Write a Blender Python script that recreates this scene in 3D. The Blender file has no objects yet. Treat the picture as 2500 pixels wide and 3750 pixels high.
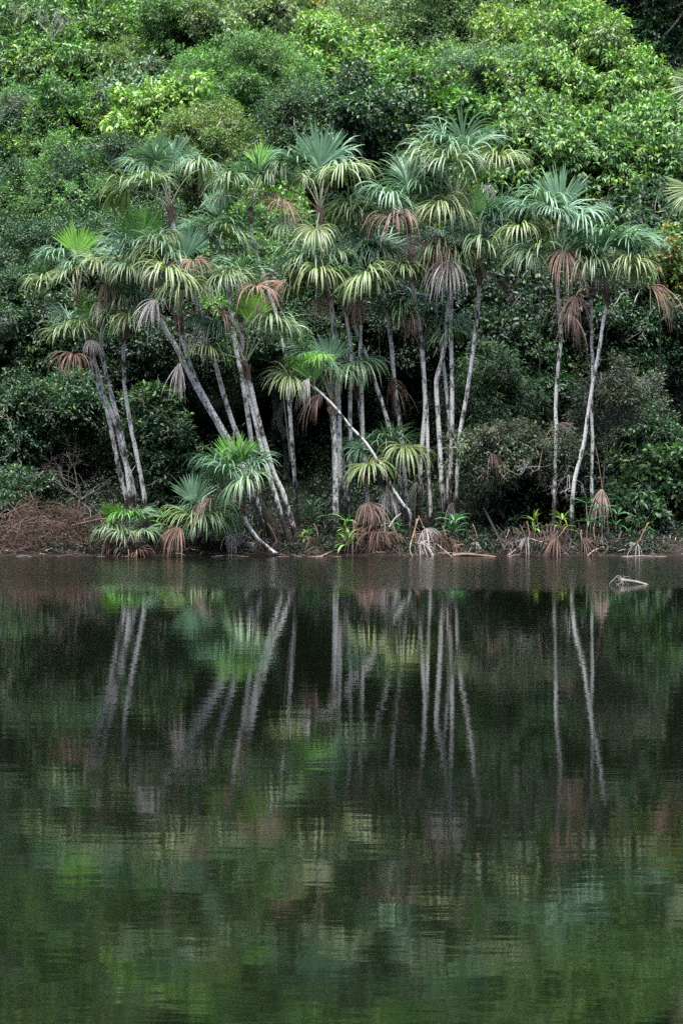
import bpy, math, random
import numpy as np

rng = np.random.default_rng(7)
sc = bpy.context.scene
col = sc.collection
# ------------------------------------------------------------------ camera geometry
FPX, CX, HY, CAMY, CAMZ = 7462.0, 1250.0, 1739.0, -45.0, 1.8

def P(px, py, Y):
    d = Y - CAMY
    return np.array([(px - CX) / FPX * d, Y, CAMZ - (py - HY) / FPX * d])

TY = [-140, -90, -70, -56, -50, -46.5, -40, -3, -0.6, 0.15, 0.8, 2.5, 5.0, 8.0, 20.0, 45.0, 110.0]
TZ = [90, 50, 32, 12, 1.0, -.3, -2, -1.2, -0.35, 0.02, 0.22, 0.52, 1.00, 2.6, 10.6, 26.0, 60.0]  # unseen slope behind the camera, added steep to block low sky light

def terrain(x, y):
    z = np.interp(y, TY, TZ)
    k = np.clip((y - 0.0) / 4.0, 0.12, 1.0)
    n = 0.16 * np.sin(x * 1.3 + y * .7) + .10 * np.sin(x * 2.9 - y * 1.7 + 1) + .05 * np.sin(x * 6.1 + y * 4.3)
    gu = np.clip((x - 8.2) / 1.6, 0, 1) * np.exp(-((y - 25) / 7.5) ** 2)      # ravine in the slope
    return z + n * k * 0.6 - 4.0 * gu

def ground_depth(px, py):
    for Y in np.arange(0.1, 7.0, 0.05):
        d = Y - CAMY
        X = (px - CX) / FPX * d
        if HY + (CAMZ - terrain(X, Y)) / d * FPX <= py:
            return float(Y)
    return 6.0

# ------------------------------------------------------------------ mesh helpers
def link(o, parent=None):
    col.objects.link(o)
    if parent is not None:
        o.parent = parent
    return o

def tag(o, label=None, cat=None, group=None, kind=None):
    if label: o['label'] = label
    if cat: o['category'] = cat
    if group: o['group'] = group
    if kind: o['kind'] = kind
    return o

def empty(name, loc, label=None, cat=None, group=None):
    o = bpy.data.objects.new(name, None)
    o.empty_display_size = .2
    o.location = [float(v) for v in loc]
    link(o)
    return tag(o, label, cat, group)

class MB:
    """collects pieces with the same polygon size, builds one mesh object"""
    def __init__(s): s.v, s.f, s.c, s.n = [], [], [], 0
    def add(s, V, F, C):
        V = np.asarray(V, float).reshape(-1, 3)
        C = np.asarray(C, float)
        if C.ndim == 1: C = np.tile(C, (len(V), 1))
        s.v.append(V); s.f.append(np.asarray(F) + s.n); s.c.append(C); s.n += len(V)
    def build(s, name, mat, parent=None, origin=(0, 0, 0), smooth=False, kind=None):
        V = np.concatenate(s.v) - np.asarray(origin, float)
        C = np.concatenate(s.c)
        me = bpy.data.meshes.new(name)
        me.vertices.add(len(V)); me.vertices.foreach_set('co', V.astype(np.float32).ravel())
        tot = sum(f.size for f in s.f)
        me.loops.add(tot)
        me.loops.foreach_set('vertex_index', np.concatenate([f.ravel() for f in s.f]).astype(np.int32))
        sizes = np.concatenate([np.full(len(f), f.shape[1]) for f in s.f])
        me.polygons.add(len(sizes))
        st = np.concatenate([[0], np.cumsum(sizes)[:-1]]).astype(np.int32)
        me.polygons.foreach_set('loop_start', st)
        if smooth:
            me.polygons.foreach_set('use_smooth', np.ones(len(sizes), bool))
        a = me.attributes.new('Col', 'FLOAT_COLOR', 'POINT')
        cc = np.ones((len(V), 4), np.float32); cc[:, :3] = C
        a.data.foreach_set('color', cc.ravel())
        me.update(calc_edges=True)
        me.materials.append(mat)
        o = bpy.data.objects.new(name, me)
        link(o, parent)
        if kind: o['kind'] = kind
        return o

def unit(v):
    v = np.asarray(v, float)
    return v / (np.linalg.norm(v, axis=-1, keepdims=True) + 1e-9)

def spline(pts, sub=5):
    pts = np.asarray(pts, float)
    if len(pts) < 3: sub_pts = [pts[0] + (pts[-1] - pts[0]) * t for t in np.linspace(0, 1, 2 * sub)]; return np.array(sub_pts)
    p = np.vstack([2 * pts[0] - pts[1], pts, 2 * pts[-1] - pts[-2]])
    out = []
    for i in range(1, len(p) - 2):
        for t in np.linspace(0, 1, sub, endpoint=False):
            a, b, c, d = p[i - 1], p[i], p[i + 1], p[i + 2]
            out.append(.5 * ((2 * b) + (c - a) * t + (2 * a - 5 * b + 4 * c - d) * t * t + (3 * b - a - 3 * c + d) * t ** 3))
    out.append(pts[-1])
    return np.array(out)

def tube(mb, pts, rad, sides=8, color=(1, 1, 1), cap=True, along=False, rnd=0.0, bump=0.0):
    pts = np.asarray(pts, float); n = len(pts)
    rad = np.broadcast_to(np.asarray(rad, float), (n,)).copy()
    t = unit(np.gradient(pts, axis=0))
    up = np.array([0, 0, 1.0]) if abs(t[0][2]) < .8 else np.array([0, 1.0, 0])
    a = unit(np.cross(t, up)); b = np.cross(t, a)
    th = np.arange(sides) / sides * 2 * math.pi
    r = rad[:, None]
    if bump: r = r * (1 + bump * rng.normal(size=(n, sides)))
    ring = pts[:, None, :] + (np.cos(th)[None, :, None] * a[:, None, :] + np.sin(th)[None, :, None] * b[:, None, :]) * (r[..., None] if bump else r[:, :, None])
    V = ring.reshape(-1, 3)
    i = np.arange(n - 1)[:, None] * sides; j = np.arange(sides)[None, :]; j2 = (j + 1) % sides
    F = np.stack([i + j, i + j2, i + sides + j2, i + sides + j], -1).reshape(-1, 4)
    if along:
        L = np.concatenate([[0], np.cumsum(np.linalg.norm(np.diff(pts, axis=0), axis=1))])
        C = np.zeros((n, sides, 3)); C[..., 0] = L[:, None] / 12.0; C[..., 1] = (L / L[-1])[:, None]; C[..., 2] = rnd
        C = C.reshape(-1, 3)
    else:
        C = np.tile(np.asarray(color, float), (len(V), 1))
    mb.add(V, F, C)
    if cap:
        mb.add(V[-sides:], np.arange(sides)[None, :], C[-sides:])

# ------------------------------------------------------------------ materials
def newmat(name):
    m = bpy.data.materials.new(name); m.use_nodes = True
    nt = m.node_tree; nt.nodes.clear()
    out = nt.nodes.new('ShaderNodeOutputMaterial')
    return m, nt, out

def N(nt, typ, **kw):
    n = nt.nodes.new(typ)
    for k, v in kw.items():
        if k.startswith('i_'): n.inputs[k[2:].replace('_', ' ')].default_value = v
        else: setattr(n, k, v)
    return n

def leaf_mat(name, rough=.42, trans=.35, spec=.5, noise=.35, nscale=9.0, tint=(1.15, 1.3, .6)):
    m, nt, out = newmat(name)
    at = N(nt, 'ShaderNodeAttribute', attribute_name='Col')
    tc = N(nt, 'ShaderNodeTexCoord')
    nz = N(nt, 'ShaderNodeTexNoise', i_Scale=nscale, i_Detail=3.0)
    nt.links.new(tc.outputs['Object'], nz.inputs['Vector'])
    mr = N(nt, 'ShaderNodeMapRange')
    mr.inputs[1].default_value = .3; mr.inputs[2].default_value = .7
    mr.inputs[3].default_value = 1 - noise; mr.inputs[4].default_value = 1 + noise
    nt.links.new(nz.outputs['Fac'], mr.inputs[0])
    mul = N(nt, 'ShaderNodeVectorMath', operation='SCALE')
    nt.links.new(at.outputs['Color'], mul.inputs[0]); nt.links.new(mr.outputs[0], mul.inputs['Scale'])
    pb = N(nt, 'ShaderNodeBsdfPrincipled', i_Roughness=rough)
    pb.inputs['Specular IOR Level'].default_value = spec
    nt.links.new(mul.outputs[0], pb.inputs['Base Color'])
    tr = N(nt, 'ShaderNodeBsdfTranslucent')
    tm = N(nt, 'ShaderNodeVectorMath', operation='MULTIPLY')
    tm.inputs[1].default_value = tint
    nt.links.new(mul.outputs[0], tm.inputs[0]); nt.links.new(tm.outputs[0], tr.inputs['Color'])
    mx = N(nt, 'ShaderNodeMixShader'); mx.inputs[0].default_value = trans
    nt.links.new(pb.outputs[0], mx.inputs[1]); nt.links.new(tr.outputs[0], mx.inputs[2])
    nt.links.new(mx.outputs[0], out.inputs[0])
    return m

M_LEAF = leaf_mat('broad_leaf', .45, .24, .4)
M_PALM = leaf_mat('palm_blade', .42, .18, .5, .22, 5.0)
M_DEAD = leaf_mat('dead_blade', .8, .12, .15, .35, 6.0, (1.1, 1, .9))
M_TWIG = leaf_mat('twig_wood', .85, 0.0, .15, .3, 12.0)

def bark_mat():
    m, nt, out = newmat('palm_bark')
    at = N(nt, 'ShaderNodeAttribute', attribute_name='Col')
    sep = N(nt, 'ShaderNodeSeparateColor'); nt.links.new(at.outputs['Color'], sep.inputs[0])
    tc = N(nt, 'ShaderNodeTexCoord'); oi = N(nt, 'ShaderNodeObjectInfo')
    add = N(nt, 'ShaderNodeVectorMath', operation='ADD')
    nt.links.new(tc.outputs['Object'], add.inputs[0])
    cmb = N(nt, 'ShaderNodeCombineXYZ')
    mu = N(nt, 'ShaderNodeMath', operation='MULTIPLY'); mu.inputs[1].default_value = 77.0
    nt.links.new(sep.outputs[2], mu.inputs[0])
    for k in range(3): nt.links.new(mu.outputs[0], cmb.inputs[k])
    nt.links.new(cmb.outputs[0], add.inputs[1])
    # vertical-streaked lichen blotches
    mp = N(nt, 'ShaderNodeMapping'); mp.inputs['Scale'].default_value = (1, 1, .38)
    nt.links.new(add.outputs[0], mp.inputs[0])
    n1 = N(nt, 'ShaderNodeTexNoise', i_Scale=13.0, i_Detail=6.0, i_Roughness=.72); nt.links.new(mp.outputs[0], n1.inputs['Vector'])
    n2 = N(nt, 'ShaderNodeTexNoise', i_Scale=2.2, i_Detail=3.0); nt.links.new(add.outputs[0], n2.inputs['Vector'])
    # darker bare bark over the spiny lowest stretch, partly light falloff painted in, ragged edge
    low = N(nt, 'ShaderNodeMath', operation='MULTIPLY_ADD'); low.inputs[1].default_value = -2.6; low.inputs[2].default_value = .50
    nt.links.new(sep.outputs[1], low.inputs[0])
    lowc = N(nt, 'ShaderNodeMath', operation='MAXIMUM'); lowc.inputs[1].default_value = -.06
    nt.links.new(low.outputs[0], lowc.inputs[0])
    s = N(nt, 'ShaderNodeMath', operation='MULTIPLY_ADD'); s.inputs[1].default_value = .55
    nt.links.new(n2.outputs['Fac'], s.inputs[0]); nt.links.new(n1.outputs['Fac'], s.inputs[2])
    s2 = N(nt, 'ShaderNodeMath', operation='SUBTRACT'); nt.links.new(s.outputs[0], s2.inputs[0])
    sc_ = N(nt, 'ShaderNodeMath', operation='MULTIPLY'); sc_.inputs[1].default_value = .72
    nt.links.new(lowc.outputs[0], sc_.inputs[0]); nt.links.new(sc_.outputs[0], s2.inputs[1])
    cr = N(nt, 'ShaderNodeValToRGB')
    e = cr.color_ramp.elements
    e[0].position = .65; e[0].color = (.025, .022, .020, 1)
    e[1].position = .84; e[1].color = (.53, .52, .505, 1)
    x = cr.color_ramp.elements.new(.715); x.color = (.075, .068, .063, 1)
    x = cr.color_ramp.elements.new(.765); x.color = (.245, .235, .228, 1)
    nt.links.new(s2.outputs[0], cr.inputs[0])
    # leaf-scar rings
    wv = N(nt, 'ShaderNodeMath', operation='MULTIPLY'); wv.inputs[1].default_value = 12 * 2 * math.pi / .085
    nt.links.new(sep.outputs[0], wv.inputs[0])
    ad = N(nt, 'ShaderNodeMath', operation='MULTIPLY_ADD'); ad.inputs[1].default_value = 3.0
    nt.links.new(n1.outputs['Fac'], ad.inputs[0]); nt.links.new(wv.outputs[0], ad.inputs[2])
    sn = N(nt, 'ShaderNodeMath', operation='SINE'); nt.links.new(ad.outputs[0], sn.inputs[0])
    mr = N(nt, 'ShaderNodeMapRange'); mr.inputs[1].default_value = .7; mr.inputs[2].default_value = 1
    mr.inputs[3].default_value = 1; mr.inputs[4].default_value = .72
    nt.links.new(sn.outputs[0], mr.inputs[0])
    mul = N(nt, 'ShaderNodeVectorMath', operation='SCALE')
    nt.links.new(cr.outputs[0], mul.inputs[0]); nt.links.new(mr.outputs[0], mul.inputs['Scale'])
    pb = N(nt, 'ShaderNodeBsdfPrincipled', i_Roughness=.85)
    pb.inputs['Specular IOR Level'].default_value = .2
    nt.links.new(mul.outputs[0], pb.inputs['Base Color'])
    bp = N(nt, 'ShaderNodeBump', i_Strength=.5, i_Distance=.02)
    nt.links.new(n1.outputs['Fac'], bp.inputs['Height']); nt.links.new(bp.outputs[0], pb.inputs['Normal'])
    nt.links.new(pb.outputs[0], out.inputs[0])
    return m
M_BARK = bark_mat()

def soil_mat():
    m, nt, out = newmat('soil')
    tc = N(nt, 'ShaderNodeTexCoord')
    n1 = N(nt, 'ShaderNodeTexNoise', i_Scale=3.0, i_Detail=8.0, i_Roughness=.7); nt.links.new(tc.outputs['Object'], n1.inputs['Vector'])
    v = N(nt, 'ShaderNodeTexVoronoi', i_Scale=22.0); nt.links.new(tc.outputs['Object'], v.inputs['Vector'])
    cr = N(nt, 'ShaderNodeValToRGB'); e = cr.color_ramp.elements
    e[0].position = .35; e[0].color = (.005, .0045, .004, 1); e[1].position = .75; e[1].color = (.017, .012, .009, 1)
    mx = N(nt, 'ShaderNodeMath', operation='MULTIPLY_ADD'); mx.inputs[1].default_value = .35
    nt.links.new(v.outputs['Distance'], mx.inputs[0]); nt.links.new(n1.outputs['Fac'], mx.inputs[2])
    nt.links.new(mx.outputs[0], cr.inputs[0])
    pb = N(nt, 'ShaderNodeBsdfPrincipled', i_Roughness=.9); pb.inputs['Specular IOR Level'].default_value = .15
    sep = N(nt, 'ShaderNodeSeparateXYZ'); nt.links.new(tc.outputs['Object'], sep.inputs[0])
    up = N(nt, 'ShaderNodeMapRange'); up.inputs[1].default_value = .55; up.inputs[2].default_value = 1.3
    nt.links.new(sep.outputs[2], up.inputs[0])
    mg = N(nt, 'ShaderNodeMix', data_type='RGBA'); nt.links.new(up.outputs[0], mg.inputs[0])
    gr = N(nt, 'ShaderNodeValToRGB'); nt.links.new(n1.outputs['Fac'], gr.inputs[0])
    gr.color_ramp.elements[0].position = .3; gr.color_ramp.elements[0].color = (.004, .008, .004, 1)
    gr.color_ramp.elements[1].position = .75; gr.color_ramp.elements[1].color = (.014, .026, .010, 1)
    nt.links.new(cr.outputs[0], mg.inputs[6]); nt.links.new(gr.outputs[0], mg.inputs[7])
    nt.links.new(mg.outputs[2], pb.inputs['Base Color'])
    bp = N(nt, 'ShaderNodeBump', i_Strength=.8, i_Distance=.06); nt.links.new(n1.outputs['Fac'], bp.inputs['Height'])
    nt.links.new(bp.outputs[0], pb.inputs['Normal']); nt.links.new(pb.outputs[0], out.inputs[0])
    return m

def water_mat():
    m, nt, out = newmat('black_water')
    tc = N(nt, 'ShaderNodeTexCoord')
    sep = N(nt, 'ShaderNodeSeparateXYZ'); nt.links.new(tc.outputs['Object'], sep.inputs[0])
    mp = N(nt, 'ShaderNodeMapping'); mp.inputs['Scale'].default_value = (.45, 1, 1); nt.links.new(tc.outputs['Object'], mp.inputs[0])
    a = N(nt, 'ShaderNodeTexNoise', i_Scale=2.3, i_Detail=2.0); nt.links.new(mp.outputs[0], a.inputs['Vector'])
    b = N(nt, 'ShaderNodeTexNoise', i_Scale=11.0, i_Detail=2.0); nt.links.new(mp.outputs[0], b.inputs['Vector'])
    # ruffled strip along the far bank
    wob = N(nt, 'ShaderNodeTexNoise', i_Scale=.35, i_Detail=2.0); nt.links.new(tc.outputs['Object'], wob.inputs['Vector'])
    yy = N(nt, 'ShaderNodeMath', operation='MULTIPLY_ADD'); yy.inputs[1].default_value = 5.0
    nt.links.new(wob.outputs['Fac'], yy.inputs[0]); nt.links.new(sep.outputs[1], yy.inputs[2])
    st = N(nt, 'ShaderNodeMapRange', interpolation_type='SMOOTHSTEP')
    st.inputs[1].default_value = -12.0; st.inputs[2].default_value = -6.0; st.inputs[3].default_value = 0; st.inputs[4].default_value = 1
    nt.links.new(yy.outputs[0], st.inputs[0])
    c = N(nt, 'ShaderNodeTexNoise', i_Scale=26.0, i_Detail=1.0); nt.links.new(tc.outputs['Object'], c.inputs['Vector'])
    h1 = N(nt, 'ShaderNodeMath', operation='MULTIPLY'); h1.inputs[1].default_value = .0014; nt.links.new(a.outputs['Fac'], h1.inputs[0])
    h2 = N(nt, 'ShaderNodeMath', operation='MULTIPLY_ADD'); h2.inputs[1].default_value = .0004
    nt.links.new(b.outputs['Fac'], h2.inputs[0]); nt.links.new(h1.outputs[0], h2.inputs[2])
    h3 = N(nt, 'ShaderNodeMath', operation='MULTIPLY'); h3.inputs[1].default_value = .0062; nt.links.new(c.outputs['Fac'], h3.inputs[0])
    h4 = N(nt, 'ShaderNodeMath', operation='MULTIPLY_ADD'); nt.links.new(h3.outputs[0], h4.inputs[0]); nt.links.new(st.outputs[0], h4.inputs[1]); nt.links.new(h2.outputs[0], h4.inputs[2])
    bp = N(nt, 'ShaderNodeBump', i_Strength=1.0, i_Distance=1.0); nt.links.new(h4.outputs[0], bp.inputs['Height'])
    ro = N(nt, 'ShaderNodeMapRange'); ro.inputs[3].default_value = .040; ro.inputs[4].default_value = .11
    nt.links.new(st.outputs[0], ro.inputs[0])
    pb = N(nt, 'ShaderNodeBsdfPrincipled'); pb.inputs['Base Color'].default_value = (.0017, .0028, .0013, 1)
    pb.inputs['IOR'].default_value = 1.333
    nt.links.new(ro.outputs[0], pb.inputs['Roughness']); nt.links.new(bp.outputs[0], pb.inputs['Normal'])
    nt.links.new(pb.outputs[0], out.inputs[0])
    return m

# ------------------------------------------------------------------ setting
def grid_obj(name, xs, ys, zf, mat, kind):
    X, Yv = np.meshgrid(xs, ys)
    V = np.stack([X, Yv, zf(X, Yv)], -1).reshape(-1, 3)
    nx, ny = len(xs), len(ys)
    i = np.arange(ny - 1)[:, None] * nx; j = np.arange(nx - 1)[None, :]
    F = np.stack([i + j, i + j + 1, i + nx + j + 1, i + nx + j], -1).reshape(-1, 4)
    mb = MB(); mb.add(V, F, (1, 1, 1))
    return mb.build(name, mat, kind=kind, smooth=True)

grid_obj('hillside_terrain', np.concatenate([np.linspace(-90, -14, 20), np.linspace(-13, 13, 160), np.linspace(14, 90, 20)]),
         np.concatenate([np.linspace(-140, -40, 40), [-20, -3], np.linspace(-1, 9, 70), np.linspace(10, 110, 50)]), terrain, soil_mat(), 'structure')
grid_obj('lake_water', np.linspace(-90, 90, 3), np.linspace(-47, 3, 3), lambda x, y: x * 0, water_mat(), 'structure')

# ------------------------------------------------------------------ palm fronds
KINDS = {   # n, spread, droop, length, width, tilt, cone, colours a/b
    'new':  (38, 55, .14, .68, .046, 84, .02, (.075, .20, .030), (.18, .38, .06)),
    'up':   (66, 155, 1.9, .78, .029, 22, .38, (.040, .110, .055), (.165, .275, .180)),
    'mid':  (70, 170, 3.0, .82, .029, 4, .46, (.045, .100, .040), (.140, .215, .112)),
    'old':  (66, 172, 3.4, .78, .029, -8, .48, (.070, .115, .030), (.168, .222, .098)),
    'dead': (56, 130, 3.1, .70, .020, -25, .32, (.10, .058, .043), (.29, .19, .145)),
    'hang': (50, 75, 3.4, .74, .018, -62, .28, (.09, .050, .038), (.27, .17, .13)),
    'closed': (38, 28, 3.0, .70, .018, -85, .12, (.10, .06, .045), (.32, .21, .17)),
    'grey': (46, 75, 3.4, .68, .019, -62, .28, (.11, .10, .095), (.38, .35, .34)),
    'rust': (50, 75, 3.4, .70, .018, -62, .28, (.042, .027, .021), (.135, .078, .056)),  # darkened copy of the dead colours, dimness of the bank painted in
}

def blade_arrays(hub, fwd, side, nrm, kind, s, colk=None, rot=0):
    n, spread, droop, L, w, tilt, cone, ca, cb = KINDS[kind]
    if colk: ca, cb = KINDS[colk][7:9]
    m = 8
    rag = kind in ('dead', 'hang', 'closed', 'grey')
    n = int(n * (0.85 + .3 * rng.random()))
    if kind != 'new':
        spread *= rng.uniform(.72, 1.03); droop *= rng.uniform(.7, 1.35); cone *= rng.uniform(.5, 1.35); L *= rng.uniform(.9, 1.1)
    phi = np.radians(np.linspace(-spread, spread, n) + rng.normal(0, 2.6 if kind != 'new' else .5, n))
    if kind == 'new': cn = rng.normal(0, .015, n)
    else: cn = cone * (1 + .35 * rng.normal(size=n))
    d = np.cos(phi)[:, None] * fwd + np.sin(phi)[:, None] * side + cn[:, None] * nrm
    d = unit(d + rng.normal(0, .012 if kind == 'new' else .15 if rag else .06, (n, 3)))
    if kind != 'new': d = unit(d + side * rng.normal(0, .18) + np.array([0, 0, -.10]) * np.abs(np.sin(phi))[:, None] * rng.uniform(-1, 1.5))
    Ls = L * s * (0.82 + .18 * np.cos(phi * .5)) * (1 + (.24 if rag else .10) * rng.normal(size=n)) * np.where(rng.random(n) < (.25 if rag else .06), .45, 1)
    dr = droop * (1 + .28 * rng.normal(size=n)); dr = np.maximum(dr, .0)
    pts = np.zeros((n, m, 3)); pts[:, 0] = hub + d * .03
    dd = d.copy(); wid = unit(np.cross(d, nrm + .25 * rng.normal(size=(n, 3))))
    nor = np.zeros((n, m, 3)); wd = np.zeros((n, m, 3))
    for i in range(m):
        t = i / (m - 1)
        wv = unit(wid - np.sum(wid * dd, 1, keepdims=True) * dd)
        wd[:, i] = wv; nor[:, i] = np.cross(wv, dd)
        if i < m - 1:
            pts[:, i + 1] = pts[:, i] + dd * (Ls / (m - 1))[:, None]
            dd = unit(dd + np.array([0, 0, -1.0]) * (dr * (.35 + 1.3 * t) / (m - 1) * 1.1)[:, None])
    t = np.linspace(0, 1, m)
    prof = w * s * np.minimum(1, .28 + t * 2.2) * (1 - .90 * np.clip((t - .45) / .55, 0, 1) ** 1.5)
    ws = prof[None, :, None] * (1 + .2 * rng.normal(size=(n, 1, 1)))
    Lf = pts - wd * ws * .5; Rt = pts + wd * ws * .5; Md = pts + nor * ws * .22
    V = np.stack([Lf, Md, Rt], 2).reshape(-1, 3)
    base = (np.arange(n)[:, None] * m + np.arange(m - 1)[None, :]) * 3
    F1 = np.stack([base, base + 1, base + 4, base + 3], -1).reshape(-1, 4)
    F2 = np.stack([base + 1, base + 2, base + 5, base + 4], -1).reshape(-1, 4)
    k = np.clip(rng.random(n) * .55 + .45 * rng.random(), 0, 1)[:, None, None]
    ca, cb = np.array(ca), np.array(cb)
    C = ca + (cb - ca) * k
    C = np.repeat(C, m, 1)
    if rag:
        g = rng.uniform(0, .55); lum = C.mean(-1, keepdims=True)
        C = (C * (1 - g) + lum * g) * rng.uniform(.7, 1.15)
    if kind in ('old', 'mid') and not colk:      # yellowing towards hub of ageing blades, brown tips on some
        yl = np.array([.40, .34, .09])
        amt = (.20 if kind == 'old' else .05) * np.clip(1 - t * 1.8, 0, 1)[None, :, None]
        C = C * (1 - amt) + yl * amt
        br = (rng.random(n) < .25)[:, None, None] * np.clip((t - .75) * 4, 0, 1)[None, :, None] * .7
        C = C * (1 - br) + np.array([.28, .17, .08]) * br
    C = np.repeat(C[:, :, None, :], 3, 2).reshape(-1, 3)
    return V, np.vstack([F1, F2]), C

def frond(parent, origin, crown, hub, kind, s=1.0, ang=None, colk=None, name=None, tilt=None, yaw=None, petiole=True, pet_from=None):
    if hub[1] < .9 and parent is None and colk is None and kind in ('dead', 'hang'): colk = 'rust'
    tl = KINDS[kind][5] if tilt is None else tilt
    tl = math.radians(tl + rng.normal(0, 10 if kind in ('up', 'mid', 'old') else 5))
    v = hub - crown
    if ang is not None:                       # screen-plane heading of the fold
        h = np.array([math.cos(math.radians(ang)), -.25, math.sin(math.radians(ang))])
        fwd = unit(h)
    else:
        h = unit(np.array([v[0], v[1], 0]) + np.array([0, -.05, 0]))
        fwd = h * math.cos(tl) + np.array([0, 0, 1]) * math.sin(tl)
    if kind == 'new' and ang is not None:
        side = unit(np.cross(fwd, np.array([.15, -1.0, .1])))
    elif kind == 'new':
        yw = rng.normal(0, 22) if yaw is None else yaw
        side = np.array([math.cos(math.radians(yw)), math.sin(math.radians(yw)), 0])
        side = unit(side - np.dot(side, fwd) * fwd)
    else:
        side = np.cross(fwd, np.array([0, 0, 1.0]))
        if np.linalg.norm(side) < .15: side = np.array([1.0, 0, 0])
        side = unit(side)
    nrm = np.cross(side, fwd)
    if kind != 'new':                         # every blade is rolled a little on its stalk
        ro = rng.normal(0, .28); side, nrm = side * math.cos(ro) + nrm * math.sin(ro), nrm * math.cos(ro) - side * math.sin(ro)
    V, F, C = blade_arrays(hub, fwd, side, nrm, kind, s, colk)
    mb = MB(); mb.add(V, F, C)
    dead = kind in ('dead', 'hang', 'closed', 'grey')
    o = mb.build(name or ('dead_frond' if dead else 'frond'), M_DEAD if dead else M_PALM, parent, origin)
    if petiole:
        a = crown if pet_from is None else pet_from
        Lp = np.linalg.norm(hub - a)
        c1 = a + (unit(hub - a) * .55 + np.array([0, 0, .45 if not dead else .30])) * Lp * .5
        c2 = hub - unit(fwd + (0 if not dead else .4) * np.array([0, 0, 1.0])) * Lp * (.28 if kind != 'new' else .4)
        tt = np.linspace(0, 1, 9)[:, None]
        pts = (1 - tt) ** 3 * a + 3 * (1 - tt) ** 2 * tt * c1 + 3 * (1 - tt) * tt ** 2 * c2 + tt ** 3 * hub
        pb = MB()
        tube(pb, pts, np.linspace(.019, .008, 9) * (1 if not dead else .8), 5, (.36, .37, .27) if not dead else (.26, .15, .10))
        pb.build('petiole', M_DEAD if dead else M_PALM, o, origin, smooth=True)
    return o

def palm(label, trunk, width, fronds, lean=.6, fill=3, Y=None, sheath=True, group='tall palms along the bank', name='fan_palm', dark=0):
    b = trunk[0]
    Yb = min(ground_depth(*b), 2.0 + .5 * rng.random()) if Y is None else Y
    n = len(trunk)
    ys = np.array([t[1] for t in trunk], float)
    fr = (ys[0] - ys) / max(1, ys[0] - ys[-1])
    pts = np.array([P(t[0], t[1], Yb - lean * f) for t, f in zip(trunk, fr)])
    base = pts[0].copy()
    base[2] = min(base[2], terrain(base[0], base[1]))
    root = empty(name, base, label, 'palm tree', group)
    sp = spline(np.vstack([base - [0, 0, .12], pts]) if base[2] < pts[0][2] - .05 else pts, 6)
    pxm = FPX / (Yb - CAMY)
    r = width * .82 / pxm / 2
    mb = MB()
    L = np.linspace(0, 1, len(sp))
    rad = r * (1.12 - .22 * L + .35 * np.exp(-L * 22))
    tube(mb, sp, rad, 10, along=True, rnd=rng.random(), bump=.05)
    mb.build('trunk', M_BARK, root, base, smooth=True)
    crown = pts[-1]
    if sheath:
        tdir = unit(sp[-1] - sp[-4])
        mb = MB()
        hh = np.linspace(-.34, .10, 7)
        q = crown + tdir * hh[:, None]
        tube(mb, q, r * np.array([1.0, 1.04, 1.1, 1.15, 1.2, 1.0, .5]), 9, (.13, .095, .075), bump=.12)
        for k in range(26):                      # fibrous leaf bases
            a = rng.random() * 6.283; h0 = rng.uniform(-.3, .0)
            o = np.array([math.cos(a), math.sin(a), 0])
            s0 = crown + tdir * h0 + o * r * .95
            s1 = s0 + tdir * rng.uniform(.12, .3) + o * rng.uniform(.01, .08)
            tube(mb, np.array([s0, (s0 + s1) / 2 + o * .012, s1]), [.012, .010, .004], 4,
                 np.array([.20, .145, .115]) * rng.uniform(.4, 1.5), cap=False)
        mb.build('leaf_sheath', M_DEAD, root, base)
    Yc = crown[1]
    if len(fronds) >= 8: fill = 0
    for f in fronds:
        kind, hx, hy = f[:3]
        op = dict(f[3]) if len(f) > 3 else {}
        hub0 = P(hx, hy, Yc)
        flat = np.linalg.norm(hub0 - crown)
        if 'dy' in op: dy = op.pop('dy')
        else:
            want = .95 if kind not in ('new',) else .75
            dy = -math.sqrt(max(.02, want ** 2 - flat ** 2)) * rng.uniform(.45, .8)
        if kind in ('dead', 'hang', 'grey', 'closed') and dy > -.5: dy -= .35
        hub = P(hx, hy, Yc + dy)
        frond(root, base, crown, hub, kind, **op)
    for k in range(fill):
        az = rng.uniform(.15, math.pi - .15) if k % 3 else rng.uniform(-math.pi, 0)
        el = rng.uniform(.25, 1.1)
        Lp = rng.uniform(.7, 1.0)
        hub = crown + Lp * np.array([math.cos(az) * math.cos(el), math.sin(az) * math.cos(el), math.sin(el)])
        frond(root, base, crown, hub, 'up' if el > .6 else 'mid', s=rng.uniform(.75, .95))
    return root
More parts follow.
